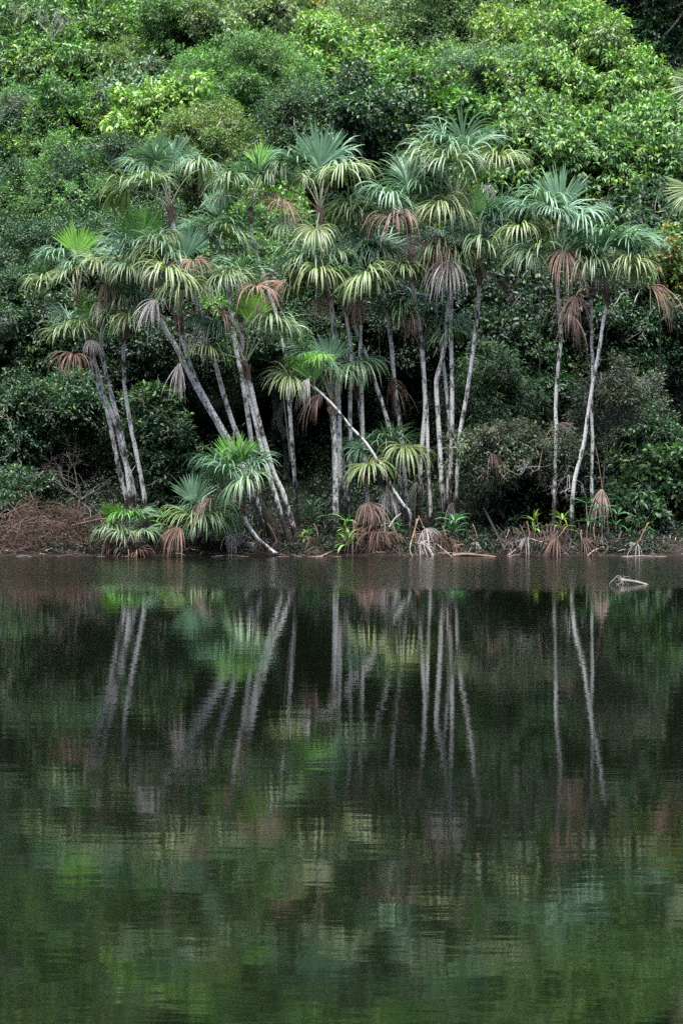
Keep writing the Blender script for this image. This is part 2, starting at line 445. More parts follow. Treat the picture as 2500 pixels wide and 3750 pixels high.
# ------------------------------------------------------------------ palms: (kind, x, y of the blade hub in photo pixels, options)
palm('leftmost palm with bright lime upright fan and yellow outer fronds',
     [(468, 1849), (436, 1716), (402, 1544), (375, 1420), (345, 1320), (305, 1195), (287, 1095)], 19,
     [('new', 284, 935, dict(s=1.05, dy=-.1)), ('up', 225, 935, {}), ('up', 330, 950, dict(s=.8)), ('mid', 268, 1010, dict(dy=-.5, colk='old')),
      ('old', 163, 1026, {}), ('up', 185, 965, dict(s=.8))], lean=.7, fill=1)
palm('left palm whose small crown carries a brown spread frond and two grey hanging fronds',
     [(494, 1836), (476, 1745), (459, 1688), (425, 1556), (373, 1441), (340, 1330), (333, 1265)], 24,
     [('up', 332, 1157, dict(s=.75, tilt=60, colk='new')), ('mid', 239, 1225, dict(colk='old')), ('mid', 287, 1216, dict(s=.95)), ('dead', 272, 1300, dict(s=1.05, dy=-.4)),
      ('grey', 335, 1243, dict(s=.6, dy=-.3)), ('grey', 364, 1105, dict(s=.75, dy=-.2)), ('up', 375, 1180, dict(s=.8)), ('old', 295, 1180, dict(s=.8)),
      ('up', 250, 1170, dict(s=.8, dy=.2))], lean=.8, fill=1)
palm('left palm with pale yellow drooping crown between the lime fan and the leaning trunks',
     [(480, 1852), (448, 1602), (419, 1487), (390, 1372), (372, 1262), (385, 1150), (398, 1085)], 19,
     [('old', 399, 955, dict(dy=-.4)), ('old', 360, 985, dict(dy=-.6)), ('mid', 430, 965, {}), ('hang', 398, 1030, dict(s=.8, dy=-.15)), ('mid', 455, 1000, {}), ('up', 405, 925, dict(s=.7, dy=.1))], lean=.6, fill=1)
palm('thin palm with dark green upright fan above spreading yellow fronds',
     [(534, 1854), (511, 1717), (482, 1573), (459, 1429), (453, 1286), (460, 1210)], 18,
     [('up', 485, 1090, dict(tilt=70, s=.95, dy=-.35)), ('old', 418, 1166, dict(dy=-.5, s=.9)), ('old', 479, 1157, dict(dy=-.75, s=.95)), ('old', 526, 1165, dict(dy=-.4, s=.85)),
      ('mid', 455, 1100, dict(s=.8)), ('mid', 505, 1110, dict(s=.85)), ('up', 440, 1085, dict(s=.7, dy=.2))], lean=.5, fill=1)
palm('leaning palm with tall green upright fan and blue green skirt',
     [(985, 1975), (930, 1830), (870, 1700), (800, 1560), (720, 1420), (653, 1287), (608, 1210), (575, 1135), (545, 1045)], 22,
     [('new', 523, 888, dict(s=1.2, dy=-.1, yaw=-10)), ('up', 455, 875, dict(s=1.0)), ('up', 495, 905, dict(s=.9)), ('up', 560, 900, dict(s=.85, dy=.2)), ('mid', 526, 970, dict(s=.95)),
      ('grey', 530, 985, dict(s=.65, dy=-.4)), ('mid', 470, 985, dict(s=.9)), ('up', 430, 900, dict(s=.8, dy=.1))], lean=1.0, fill=1)
palm('leaning palm with the biggest yellow green mop of fronds',
     [(1000, 1990), (950, 1850), (870, 1670), (780, 1510), (712, 1380), (676, 1260), (655, 1170)], 22,
     [('old', 612, 1003, dict(s=1.25, dy=-.9)), ('mid', 666, 1064, dict(s=1.15, dy=-.8, colk='old')), ('up', 596, 924, dict(s=1.1, dy=-.3)), ('old', 578, 895, dict(s=1.1, dy=-.1)),
      ('new', 680, 945, dict(s=1.1, dy=.1, colk='up', yaw=5)), ('dead', 707, 956, dict(s=.95, dy=-.3)), ('old', 627, 870, dict(s=.9, dy=.2)), ('grey', 570, 1095, dict(s=1.05, dy=-.2)),
      ('dead', 812, 1147, dict(s=1.15, dy=-.5, ang=-50, tilt=-40)), ('closed', 660, 1325, dict(s=1.0, dy=-.35, colk='grey')), ('mid', 640, 950, dict(s=1.1)), ('mid', 720, 1010, dict(s=1.05)), ('up', 655, 915, dict(s=.9, dy=.4))], lean=1.1, fill=2)
palm('tallest palm of the leaning cluster with open grey petioles',
     [(1012, 1992), (960, 1860), (890, 1640), (861, 1573), (821, 1452), (792, 1343), (765, 1268), (730, 1141), (690, 1020), (657, 900), (637, 836), (622, 765)], 20,
     [('new', 618, 622, dict(s=1.15, dy=-.1, colk='up', yaw=15)), ('up', 570, 590, dict(s=1.15, dy=-.35)), ('up', 650, 600, dict(s=.85, dy=.1)), ('mid', 548, 684, dict(s=1.15, dy=-.6)), ('mid', 465, 697, dict(s=1.15, dy=-.25, colk='old')),
      ('mid', 730, 622, dict(s=1.05, dy=-.35)), ('up', 540, 610, dict(s=1.0, dy=.1)), ('up', 625, 570, dict(s=.8, dy=.2))], lean=.7, fill=1)
palm('white trunked palm in the leaning cluster with crown below the brown drooping frond',
     [(1092, 1992), (1041, 1820), (1001, 1728), (978, 1648), (943, 1521), (915, 1400), (900, 1335)], 20,
     [('new', 915, 1180, dict(s=1.0, dy=-.1)), ('mid', 996, 1187, dict(s=1.1, dy=-.4)), ('mid', 1035, 1200, dict(s=1.0, dy=.1)), ('mid', 761, 1297, dict(s=1.1, dy=-.3, colk='old')),
      ('up', 815, 1195, dict(s=1.05, dy=.2)), ('hang', 940, 1112, dict(s=1.05, dy=.3)), ('mid', 800, 1215, dict(dy=0))], lean=.8, fill=0)
palm('palm of the leaning cluster half hidden behind the brown drooping frond',
     [(1060, 1996), (1010, 1820), (965, 1670), (930, 1521), (902, 1400), (888, 1260), (880, 1131)], 19,
     [('mid', 768, 1039, dict(s=1.05, dy=-.4)), ('mid', 825, 1019, dict(s=1.0, dy=-.6)), ('old', 844, 1016, dict(s=1.0, dy=-.2)), ('dead', 940, 1048, dict(s=1.0, dy=-.3)),
      ('hang', 1040, 1032, dict(s=1.0, dy=.1, ang=-120)), ('up', 889, 997, dict(s=1.0, dy=-.1)), ('mid', 800, 1000, dict(s=.9, dy=.2)), ('up', 860, 985, dict(s=.85, dy=.2))], lean=.7, fill=1)
palm('thin tall palm with a pink brown frond held out on a long stalk',
     [(1085, 1880), (1079, 1757), (1068, 1600), (1059, 1477), (1045, 1300), (1018, 1172), (992, 1093), (966, 1013), (946, 956), (924, 863), (918, 764)], 17,
     [('up', 946, 634, dict(s=1.1, dy=-.3, tilt=55)), ('new', 955, 615, dict(s=.75, dy=.1)), ('mid', 844, 665, dict(s=1.1, dy=-.3)), ('old', 950, 700, dict(s=.9, dy=.3)),
      ('dead', 1034, 738, dict(s=.95, dy=-.3, ang=-50, tilt=-40)), ('up', 905, 640, dict(s=.95, dy=-.1)), ('mid', 985, 655, dict(s=1.0, dy=.1)), ('dead', 895, 1050, dict(s=.0001, dy=.1))][:-1], lean=.6, fill=1)
palm('palm with wide blue green crown standing behind the leaning cluster',
     [(955, 1900), (905, 1500), (860, 1250), (838, 1070), (828, 985)], 20,
     [('up', 812, 834, dict(s=1.25, dy=-.3)), ('up', 883, 820, dict(s=1.1, dy=-.2)), ('up', 781, 858, dict(s=1.1, dy=-.4)), ('mid', 870, 926, dict(s=.9, dy=-.1, colk='old')),
      ('up', 750, 850, dict(s=1.0, dy=.1)), ('mid', 830, 870, dict(s=1.1, dy=-.7)), ('new', 785, 790, dict(s=.9, dy=.2, colk='up'))], lean=.3, fill=2)
palm('central palm with the tall silvery upright fan above spreading silver green fronds',
     [(1245, 1895), (1240, 1500), (1222, 1200), (1195, 1000), (1180, 890), (1172, 775)], 22,
     [('new', 1172, 612, dict(s=1.35, dy=-.1, colk='up', yaw=0)), ('up', 1091, 603, dict(s=1.25, dy=-.35)), ('mid', 1254, 622, dict(s=1.25, dy=-.4, colk='old')), ('mid', 1123, 655, dict(s=1.0, dy=.25, colk='old')),
      ('up', 1225, 585, dict(s=1.05, dy=.1)), ('mid', 1040, 610, dict(s=1.0, dy=.1)), ('hang', 1015, 698, dict(s=.7, dy=.3)), ('mid', 1200, 640, dict(s=1.0, dy=.3)), ('old', 1155, 845, dict(s=1.05, dy=-.3, tilt=-30)), ('mid', 1045, 830, dict(s=1.0, dy=.2))], lean=.5, fill=1)
palm('lower central palm with the bright yellow mop frond in front',
     [(1275, 1902), (1271, 1849), (1260, 1722), (1244, 1627), (1236, 1547), (1230, 1400), (1226, 1250), (1216, 1163), (1204, 1085)], 19,
     [('up', 1150, 940, dict(s=1.25, dy=-.2)), ('new', 1185, 935, dict(s=.95, dy=.1, colk='up')), ('old', 1168, 1008, dict(s=1.2, dy=-.75)), ('mid', 1230, 948, dict(s=1.05, dy=-.3)), ('old', 1090, 1055, dict(s=1.05, dy=0)),
      ('up', 1105, 965, dict(s=1.1, dy=.1)), ('hang', 1178, 1085, dict(s=.9, dy=.25)), ('up', 1200, 925, dict(s=1.0, dy=.2)), ('mid', 1110, 980, dict(s=1.0, dy=-.3))], lean=.6, fill=1)
palm('straight white palm just behind the yellow mop palms',
     [(1278, 1895), (1276, 1774), (1280, 1738), (1284, 1643), (1281, 1547), (1283, 1419), (1286, 1310), (1276, 1215), (1263, 1130), (1258, 1105)], 18,
     [('up', 1240, 985, dict(s=1.0, dy=.2)), ('mid', 1275, 960, dict(s=1.0, dy=.3)), ('old', 1225, 1020, dict(s=.8, dy=.3)), ('up', 1320, 1000, dict(s=.9, dy=.4))], lean=.4, fill=1)
palm('palm bowing out to one side among the white middle trunks',
     [(1475, 1865), (1469, 1815), (1453, 1703), (1434, 1607), (1405, 1496), (1373, 1400), (1346, 1316), (1311, 1233), (1280, 1140)], 18,
     [('up', 1319, 914, dict(s=1.25, dy=.2)), ('up', 1345, 935, dict(s=1.2, dy=.1)), ('up', 1295, 955, dict(s=1.1, dy=.3)), ('mid', 1380, 960, dict(s=1.0, dy=.3))], lean=.4, fill=1)
palm('palm with the yellow green striped mop frond under a folded brown spathe',
     [(1347, 1862), (1345, 1799), (1331, 1640), (1327, 1560), (1324, 1451), (1318, 1306), (1321, 1195), (1323, 1135)], 17,
     [('old', 1337, 1013, dict(s=1.22, dy=-.8, colk='old')), ('closed', 1354, 975, dict(s=.45, dy=-.5)), ('mid', 1375, 1040, dict(s=1.0, dy=-.4)), ('mid', 1310, 1030, dict(s=.9, dy=-.2)), ('hang', 1310, 1085, dict(s=.8, dy=.2))], lean=.7, fill=0)
palm('palm with speckled grey trunk next to the tall double trunks',
     [(1488, 1850), (1485, 1799), (1475, 1687), (1469, 1591), (1456, 1496), (1443, 1400), (1434, 1275), (1424, 1195), (1412, 1115), (1402, 1010)], 20,
     [('up', 1385, 905, dict(s=1.15, dy=.1)), ('mid', 1420, 930, dict(s=1.05, dy=.2)), ('hang', 1425, 1395, dict(s=.95, dy=.4)), ('up', 1350, 950, dict(s=1.05, dy=.2)), ('mid', 1440, 980, dict(s=.9, dy=.1))], lean=.5, fill=1)
palm('palm with the big pink dead mop frond and blue fan crown',
     [(1530, 1880), (1539, 1719), (1547, 1607), (1556, 1496), (1553, 1400), (1545, 1290), (1536, 1211), (1523, 1131), (1512, 1067), (1504, 1003), (1498, 892), (1493, 800)], 20,
     [('up', 1491, 684, dict(s=1.2, dy=-.45, tilt=60)), ('up', 1434, 722, dict(s=1.25, dy=-.4)), ('up', 1536, 708, dict(s=1.1, dy=-.3)), ('dead', 1452, 803, dict(s=1.25, dy=-.75, tilt=-5)),
      ('up', 1395, 735, dict(s=1.1, dy=-.1)), ('mid', 1289, 788, dict(s=1.15, dy=.3, colk='old')), ('mid', 1279, 745, dict(s=1.05, dy=.5)), ('mid', 1479, 994, dict(s=1.05, dy=-.3, colk='old')),
      ('new', 1500, 670, dict(s=.9, dy=.1, colk='up')), ('dead', 1515, 895, dict(s=.6, dy=-.1)), ('mid', 1350, 770, dict(s=1.1, dy=.2)), ('mid', 1330, 800, dict(s=1.0, dy=.4))], lean=.9, fill=1)
palm('thin straight palm sharing its base line with the pink mop palm',
     [(1576, 1872), (1571, 1783), (1565, 1623), (1562, 1500), (1552, 1400), (1540, 1275)], 17,
     [('mid', 1428, 1143, dict(s=1.1, dy=-.1)), ('mid', 1472, 1137, dict(s=1.0, dy=-.2)), ('up', 1504, 1082, dict(s=1.1, dy=.3)), ('up', 1581, 1100, dict(s=1.0, dy=.2)),
      ('old', 1625, 1180, dict(s=1.25, dy=.2, colk='mid')), ('hang', 1508, 1140, dict(s=.9, dy=0))], lean=.2, fill=1)
palm('highest palm in the middle with big grey green mop and thick side stalk',
     [(1648, 1865), (1650, 1687), (1654, 1559), (1654, 1400), (1651, 1275), (1649, 1179), (1651, 1083), (1660, 1019), (1667, 892), (1672, 820), (1668, 735)], 18,
     [('up', 1695, 520, dict(s=1.35, dy=-.1, tilt=70)), ('mid', 1648, 599, dict(s=1.45, dy=-.75)), ('mid', 1570, 568, dict(s=1.25, dy=-.3)), ('old', 1820, 598, dict(s=1.2, dy=-.25)),
      ('up', 1625, 530, dict(s=1.15, dy=-.1)), ('grey', 1762, 679, dict(s=.65, dy=-.3, ang=-40)), ('up', 1720, 545, dict(s=1.2, dy=-.2)), ('hang', 1615, 690, dict(s=.8, dy=.2)), ('mid', 1545, 600, dict(s=1.0, dy=-.1)),
      ('old', 1606, 756, dict(s=1.2, dy=-.7)), ('old', 1651, 770, dict(s=1.15, dy=-.6)), ('hang', 1690, 700, dict(s=.8, dy=.4)), ('mid', 1740, 600, dict(s=1.1, dy=.2))], lean=.8, fill=2)
palm('palm with long silver grey hanging frond against its white trunk',
     [(1625, 1882), (1619, 1815), (1613, 1719), (1609, 1623), (1603, 1528), (1597, 1400), (1616, 1322), (1632, 1227), (1638, 1131), (1640, 1050), (1636, 985)], 21,
     [('old', 1603, 926, dict(s=1.25, dy=-.4)), ('mid', 1655, 930, dict(s=1.15, dy=-.3, colk='old')), ('hang', 1597, 885, dict(s=1.1, dy=-.2)), ('grey', 1643, 950, dict(s=1.25, dy=-.7, tilt=-75)), ('hang', 1604, 860, dict(s=1.1, dy=-.1, tilt=-80)),
      ('old', 1690, 950, dict(s=1.0, dy=-.1)), ('mid', 1560, 945, dict(s=1.05, dy=.1)), ('up', 1620, 880, dict(s=.9, dy=.3)), ('old', 1540, 800, dict(s=.9, dy=.3))], lean=.6, fill=1)
palm('slender palm a step behind the tall double trunks',
     [(1640, 1862), (1639, 1700), (1640, 1528), (1628, 1380), (1601, 1179), (1593, 1131), (1584, 1045)], 15,
     [('up', 1560, 930, dict(s=.9, dy=.3)), ('mid', 1600, 960, dict(s=.95, dy=.3)), ('mid', 1545, 1000, dict(s=.8, dy=.2)), ('up', 1700, 880, dict(s=.9, dy=.4))], lean=.3, fill=1)
palm('palm leaning outward with a lime upright fan behind and brown frond on an arched stalk',
     [(1672, 1885), (1673, 1767), (1676, 1687), (1683, 1591), (1699, 1496), (1715, 1400), (1721, 1357), (1737, 1227), (1750, 1115), (1753, 1051), (1756, 994)], 18,
     [('mid', 1770, 905, dict(s=1.25, dy=-.55)), ('up', 1790, 785, dict(s=1.2, dy=.2)), ('new', 1748, 795, dict(s=1.2, dy=.3, yaw=20)), ('hang', 1815, 1022, dict(s=1.05, dy=-.2, ang=-45)),
      ('up', 1722, 865, dict(s=1.15, dy=.2)), ('up', 1830, 790, dict(s=1.0, dy=.3)), ('mid', 1800, 880, dict(s=1.0, dy=.1)), ('mid', 1760, 880, dict(s=.9, dy=.4)), ('up', 1755, 830, dict(s=1.1, dy=.1))], lean=.8, fill=1)
palm('single straight palm with wide silver green crown and pink brown folded frond',
     [(2026, 1900), (2028, 1831), (2030, 1717), (2035, 1573), (2033, 1487), (2042, 1343), (2053, 1229), (2045, 1146), (2040, 1051), (2036, 945)], 17,
     [('new', 2050, 762, dict(s=1.25, dy=-.1, colk='up', yaw=0)), ('up', 1997, 757, dict(s=1.35, dy=-.4)), ('up', 2127, 790, dict(s=1.3, dy=-.3)), ('up', 2035, 775, dict(s=1.1, dy=-.5)), ('old', 1904, 842, dict(s=1.25, dy=-.3)),
      ('mid', 1933, 921, dict(s=1.0, dy=-.2)), ('mid', 1975, 944, dict(s=1.2, dy=-.3)), ('hang', 2068, 912, dict(s=1.2, dy=-.5, colk='dead', tilt=-75)), ('up', 2100, 855, dict(s=1.2, dy=-.1)),
      ('up', 1950, 770, dict(s=1.1, dy=.1)), ('mid', 1920, 935, dict(s=.8, dy=.2)), ('up', 2060, 770, dict(s=1.1, dy=.3)), ('old', 2015, 840, dict(s=1.0, dy=.3))], lean=.7, fill=2, Y=1.4)
palm('palm with hanging green crown between two white right trunks',
     [(2165, 1905), (2165, 1831), (2165, 1717), (2168, 1602), (2165, 1544), (2168, 1343), (2165, 1261), (2164, 1178), (2161, 1099), (2163, 1040)], 14,
     [('mid', 2134, 944, dict(s=1.15, dy=-.4)), ('mid', 2172, 958, dict(s=1.1, dy=-.5)), ('mid', 2200, 965, dict(s=.9, dy=.1)), ('up', 2150, 915, dict(s=.9, dy=.2)), ('mid', 2110, 960, dict(s=.9, dy=.1))], lean=.6, fill=1, Y=1.5)
palm('rightmost leaning palm with yellow mop frond and dead fronds on arched stalks',
     [(2092, 1892), (2094, 1831), (2105, 1745), (2134, 1631), (2151, 1516), (2174, 1372), (2191, 1290), (2207, 1178), (2220, 1115), (2220, 1072)], 16,
     [('up', 2220, 900, dict(s=1.3, dy=-.4)), ('up', 2300, 900, dict(s=1.35, dy=-.3)), ('old', 2313, 981, dict(s=1.2, dy=-.6)), ('hang', 2378, 1046, dict(s=1.2, dy=-.3, ang=-50)),
      ('hang', 2108, 1083, dict(s=1.15, dy=-.2, tilt=-80)), ('hang', 2083, 1146, dict(s=1.05, dy=-.5, ang=-75)), ('up', 2265, 875, dict(s=1.1, dy=.1)), ('up', 2180, 890, dict(s=1.0, dy=.1)), ('mid', 2240, 960, dict(s=1.0, dy=.1)), ('up', 2330, 930, dict(s=1.1, dy=.1))], lean=.7, fill=1, Y=1.2)
palm('palm at the picture edge reaching in with stiff pale fans', [(2700, 1880), (2690, 1400), (2660, 900), (2640, 640)], 22,
     [('new', 2535, 690, dict(s=.95, dy=-.2, ang=212, colk='old')), ('new', 2560, 310, dict(s=1.0, dy=-.2, ang=208, colk='old')), ('up', 2590, 640, dict(s=1.2, dy=.1)), ('mid', 2560, 720, dict(s=1.1, dy=.2))], lean=.6, fill=2, Y=4.0)
# lower palms
palm('low palm with rusty trunk and dull fans in the dark centre', [(1230, 1965), (1228, 1757), (1225, 1643), (1219, 1547), (1214, 1475)], 24,
     [('up', 1110, 1295, dict(s=1.05, dy=.1)), ('up', 1187, 1330, dict(s=1.05, dy=-.1)), ('new', 1210, 1330, dict(s=1.0, dy=.2, colk='up')), ('hang', 1177, 1442, dict(s=1.1, dy=-.2, ang=-140)), ('mid', 1240, 1370, dict(s=.9, dy=.1)), ('up', 1150, 1300, dict(s=.95, dy=.2))],
     lean=.3, fill=0, group='lower palms under the tall crowns')
palm('low palm with one wide dull fan behind the thin white trunks', [(1345, 1862), (1335, 1700), (1320, 1540), (1308, 1425)], 14,
     [('mid', 1299, 1333, dict(s=1.35, dy=-.3)), ('mid', 1345, 1340, dict(s=1.0, dy=.1)), ('mid', 1270, 1350, dict(s=.95, dy=.1))], lean=.2, fill=1, group='lower palms under the tall crowns')
palm('thin diagonal palm with small lime tuft leaning across the middle trunks',
     [(1500, 1885), (1479, 1853), (1437, 1789), (1412, 1735), (1386, 1693), (1337, 1620), (1283, 1563), (1235, 1502), (1190, 1455), (1149, 1417)], 13,
     [('new', 1108, 1343, dict(s=.7, dy=-.15, tilt=10)), ('up', 1108, 1340, dict(s=.72, dy=-.2, colk='new')), ('up', 1165, 1318, dict(s=.72, dy=-.1, colk='new')), ('new', 1145, 1400, dict(s=1.0, dy=-.05)), ('mid', 1062, 1388, dict(s=1.1, dy=-.2, colk='old')), ('grey', 1130, 1386, dict(s=.9, dy=-.25, ang=-110))][1:],
     lean=.6, fill=0, sheath=False, Y=1.3, group='lower palms under the tall crowns')
palm('short palm with yellow striped skirt fan beneath the diagonal trunk', [(1352, 1905), (1349, 1850), (1345, 1799), (1342, 1740)], 13,
     [('up', 1367, 1655, dict(s=1.0, dy=-.1)), ('old', 1351, 1706, dict(s=1.2, dy=-.6)), ('up', 1325, 1655, dict(s=.9, dy=.1)), ('hang', 1349, 1840, dict(s=1.0, dy=-.3)), ('up', 1345, 1640, dict(s=.8, dy=.2))], lean=.3, fill=0, group='lower palms under the tall crowns')
palm('short palm with golden fan in front of the speckled trunks', [(1400, 1900), (1397, 1846), (1392, 1751), (1394, 1720)], 12,
     [('up', 1415, 1633, dict(s=.95, dy=-.1)), ('old', 1479, 1639, dict(s=1.2, dy=-.35)), ('closed', 1418, 1785, dict(s=1.05, dy=-.5, colk='grey')), ('up', 1440, 1640, dict(s=.95, dy=-.2)), ('mid', 1395, 1660, dict(s=.8, dy=.1))], lean=.4, fill=0, group='lower palms under the tall crowns')
palm('young palm bending out over the water with vivid green upright fan',
     [(1046, 2041), (1015, 2030), (990, 2013), (940, 1968), (901, 1907), (884, 1838)], 17,
     [('new', 858, 1708, dict(s=1.05, dy=-.2, yaw=0)), ('up', 812, 1717, dict(s=1.1, dy=-.1)), ('up', 890, 1690, dict(s=1.15, dy=-.1)), ('mid', 906, 1762, dict(s=1.15, dy=-.5)), ('up', 925, 1720, dict(s=1.0, dy=0)), ('up', 835, 1735, dict(s=1.0, dy=-.4))],
     lean=.3, fill=0, group='lower palms under the tall crowns')
palm('stemless palm clump with a broken rusty fan near the water', [(748, 2000), (745, 1960), (744, 1940)], 16,
     [('new', 712, 1845, dict(s=1.0, dy=-.1, colk='up', yaw=25)), ('mid', 708, 1905, dict(s=1.1, dy=-.35, colk='old')), ('up', 774, 1868, dict(s=1.2, dy=-.1)), ('mid', 757, 1918, dict(s=1.1, dy=-.5)), ('mid', 795, 1905, dict(s=1.0, dy=-.2)),
      ('hang', 778, 1826, dict(s=1.05, dy=-.35, ang=-140, colk='dead')), ('hang', 657, 1930, dict(s=1.0, dy=-.4, ang=-130)), ('up', 725, 1880, dict(s=1.0, dy=0))], lean=.2, fill=0, group='lower palms under the tall crowns', sheath=False)
palm('stemless palm clump with bright green rosette below the leftmost trunks', [(470, 2008), (470, 1980), (470, 1965)], 16,
     [('new', 434, 1906, dict(s=0.72, dy=-.2, yaw=-30, tilt=50)), ('up', 455, 1898, dict(s=0.76, dy=-.4, colk='new')), ('up', 497, 1895, dict(s=0.76, dy=-.2)), ('mid', 412, 1940, dict(s=0.80, dy=-.3)), ('mid', 523, 1951, dict(s=0.72, dy=-.4)), ('mid', 455, 1960, dict(s=0.72, dy=-.6)), ('up', 520, 1900, dict(s=0.64, dy=0))],
     lean=.1, fill=0, group='lower palms under the tall crowns', sheath=False)
# ------------------------------------------------------------------ broadleaf trees
PAL = {
    'lime':  ((.050, .125, .022), (.105, .210, .040), (.190, .330, .052)),
    'mid':  ((.034, .096, .024), (.078, .168, .042), (.165, .285, .045)),
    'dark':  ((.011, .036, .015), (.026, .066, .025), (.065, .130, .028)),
    'blue':  ((0.042, 0.098, 0.048), (0.095, 0.172, 0.085), (0.135, 0.23, 0.09)),
    'olive':  ((0.045, 0.09, 0.02), (0.1, 0.16, 0.038), (0.18, 0.23, 0.045)),
    'pale':  ((.066, .125, .046), (.135, .212, .082), (.210, .310, .080)),
    'amber': ((.050, .105, .022), (.105, .170, .040), (.340, .210, .060)),
    'grey':  ((.036, .054, .032), (.078, .104, .062), (.120, .155, .070)),
    'black': ((.006, .016, .008), (.012, .031, .014), (.040, .085, .022)),  # for recess, bank and ravine plants, their shade put into the leaf colour
}
LT = {  # length, width, leaves per twig, droop, twig radius, cover
    'hang':  (.175, .062, 7, .80, .05, 2.0),
    'broad': (.135, .070, 7, .25, .06, 2.0),
    'med':   (.100, .042, 9, .35, .07, 2.1),
    'fine':  (.072, .031, 11, .30, .08, 1.9),
    'fern':  (.150, .026, 10, .45, .07, 1.7),
}

def leaf_arrays(tips, out, lt, pal, scale=1.0, tipprob=.12, tri=False, tint=None):
    """rosettes of leaves round every twig tip"""
    L, W, K, droop, rad, _ = LT[lt]
    nt_ = len(tips)
    tp = np.repeat(tips, K, 0); o = np.repeat(out, K, 0); n = len(tp)
    rd = unit(rng.normal(size=(n, 3)))
    d = unit(o * .55 + rd * .95 + np.array([0, 0, -droop]))
    org = tp + rd * rad * scale * rng.uniform(.2, 1.3, (n, 1))
    up = unit(np.array([0, 0, 1.0]) + o * .55 + .45 * rng.normal(size=(n, 3)))
    s = unit(np.cross(d, up)); nm = np.cross(s, d)
    l = (L * scale * rng.uniform(.65, 1.2, n))[:, None]; w_ = l * (W / L) * rng.uniform(.8, 1.2, (n, 1))
    a, b, c = [np.array(q) for q in PAL[pal]]
    cl = rng.random(nt_)
    young = rng.random(nt_) < tipprob
    k = np.clip(np.repeat(cl, K) * .7 + .45 * rng.random(n) - .08, 0, 1)[:, None]
    C = a + (b - a) * k
    yk = np.repeat(young, K)[:, None] * rng.uniform(.35, 1, (n, 1))
    C = C * (1 - yk) + c * yk
    C *= rng.uniform(.8, 1.2, (n, 1))
    if tint is not None: C = C * np.repeat(tint, K, 0)
    B = org; T = org + d * l - nm * l * .12
    if tri:
        mid = org + d * l * .45
        Lf = mid + s * w_ * .5 + nm * w_ * .16; Rt = mid - s * w_ * .5 + nm * w_ * .16
        V = np.stack([B, Lf, T, Rt], 1).reshape(-1, 3)
        i = np.arange(n)[:, None] * 4
        F = np.vstack([i + np.array([[0, 1, 2]]), i + np.array([[0, 2, 3]])])
        return V, F, np.repeat(C, 4, 0)
    m1 = org + d * l * .5 - nm * w_ * .05
    Lf = org + d * l * .42 + s * w_ * .5 + nm * w_ * .14; Rt = org + d * l * .42 - s * w_ * .5 + nm * w_ * .14
    V = np.stack([B, Lf, m1, Rt, T], 1).reshape(-1, 3)
    i = np.arange(n)[:, None] * 5
    F = np.vstack([i + np.array([[q]]) for q in ([0, 1, 2], [0, 2, 3], [1, 4, 2], [2, 4, 3])]) if False else \
        np.vstack([i + np.array([q]) for q in ([0, 1, 2], [0, 2, 3], [1, 4, 2], [2, 4, 3])])
    return V, F, np.repeat(C, 5, 0)

def crown_points(c, R, lt, scale, squash, cover, gaps, nlobes):
    L, W, K, _, _, cov0 = LT[lt]
    lobes, rads = [], []
    for k in range(nlobes):
        v = unit(rng.normal(size=3)) * R * rng.uniform(.4, 1.2)
        v[2] *= squash; v[1] *= .8
        lobes.append(c + v); rads.append(R * rng.uniform(.17, .38))
    lobes.append(c); rads.append(R * .5)
    lobes = np.array(lobes); rads = np.array(rads)
    area = np.sum(4 * math.pi * rads ** 2)
    la = L * W * scale ** 2 * .55
    npts = int(area * cov0 * cover / la / K)
    wgt = rads ** 2 / np.sum(rads ** 2)
    li = rng.choice(len(lobes), npts, p=wgt)
    v = unit(rng.normal(size=(npts, 3)))
    rr = rads[li] * (rng.uniform(.55, 1.14, npts)) * (1 + .16 * np.sin(v[:, 0] * 7 + li) * np.sin(v[:, 2] * 6 + 2 * li))
    p = lobes[li] + v * rr[:, None] * np.array([1, 1, .85])
    # loose sprays between and beyond the lobes
    m = int(npts * .30); q = unit(rng.normal(size=(m, 3)))
    p = np.vstack([p, c + q * (R * 1.12 * rng.random((m, 1)) ** .45) * np.array([1, .85, squash])])
    v = np.vstack([v, q]); li = np.concatenate([li, rng.integers(0, len(lobes), m)]); npts += m
    # thin out faces turned into the hill, keep those in the light
    keep = (v[:, 1] < .35) | (v[:, 2] > .45) | (rng.random(npts) < .3)
    inside = np.zeros(npts, bool)
    for q, r in zip(lobes, rads):
        inside |= np.linalg.norm((p - q) / np.array([1, 1, .85]), axis=1) < r * .55
    keep &= ~inside
    f = 3.2 / R
    hole = np.sin(p[:, 0] * f * 1.9 + c[0]) + np.sin(p[:, 2] * f * 2.3 + c[2] * 3) + np.sin((p[:, 0] + p[:, 2]) * f * 3.7 + c[1]) + rng.normal(0, .35, npts)
    keep &= hole > -2.2 + gaps * 2.0
    tint = np.exp(rng.normal(0, .15, (len(lobes), 1))) * (1 + rng.normal(0, .07, (len(lobes), 3)))
    return p[keep], v[keep], lobes, rads, tint[li[keep]]

def woody(mb, a, b, r0, r1, wig, color, sub=5, sides=5):
    n = 5
    pts = a + (b - a) * np.linspace(0, 1, n)[:, None]
    pts[1:-1] += rng.normal(0, wig * np.linalg.norm(b - a), (n - 2, 3))
    sp = spline(pts, 3)
    tube(mb, sp, np.linspace(r0, r1, len(sp)), sides, color, cap=False)

WOOD = {'grey': (.20, .185, .165), 'brown': (.12, .085, .06), 'white': (.55, .53, .50), 'dark': (.05, .04, .035)}

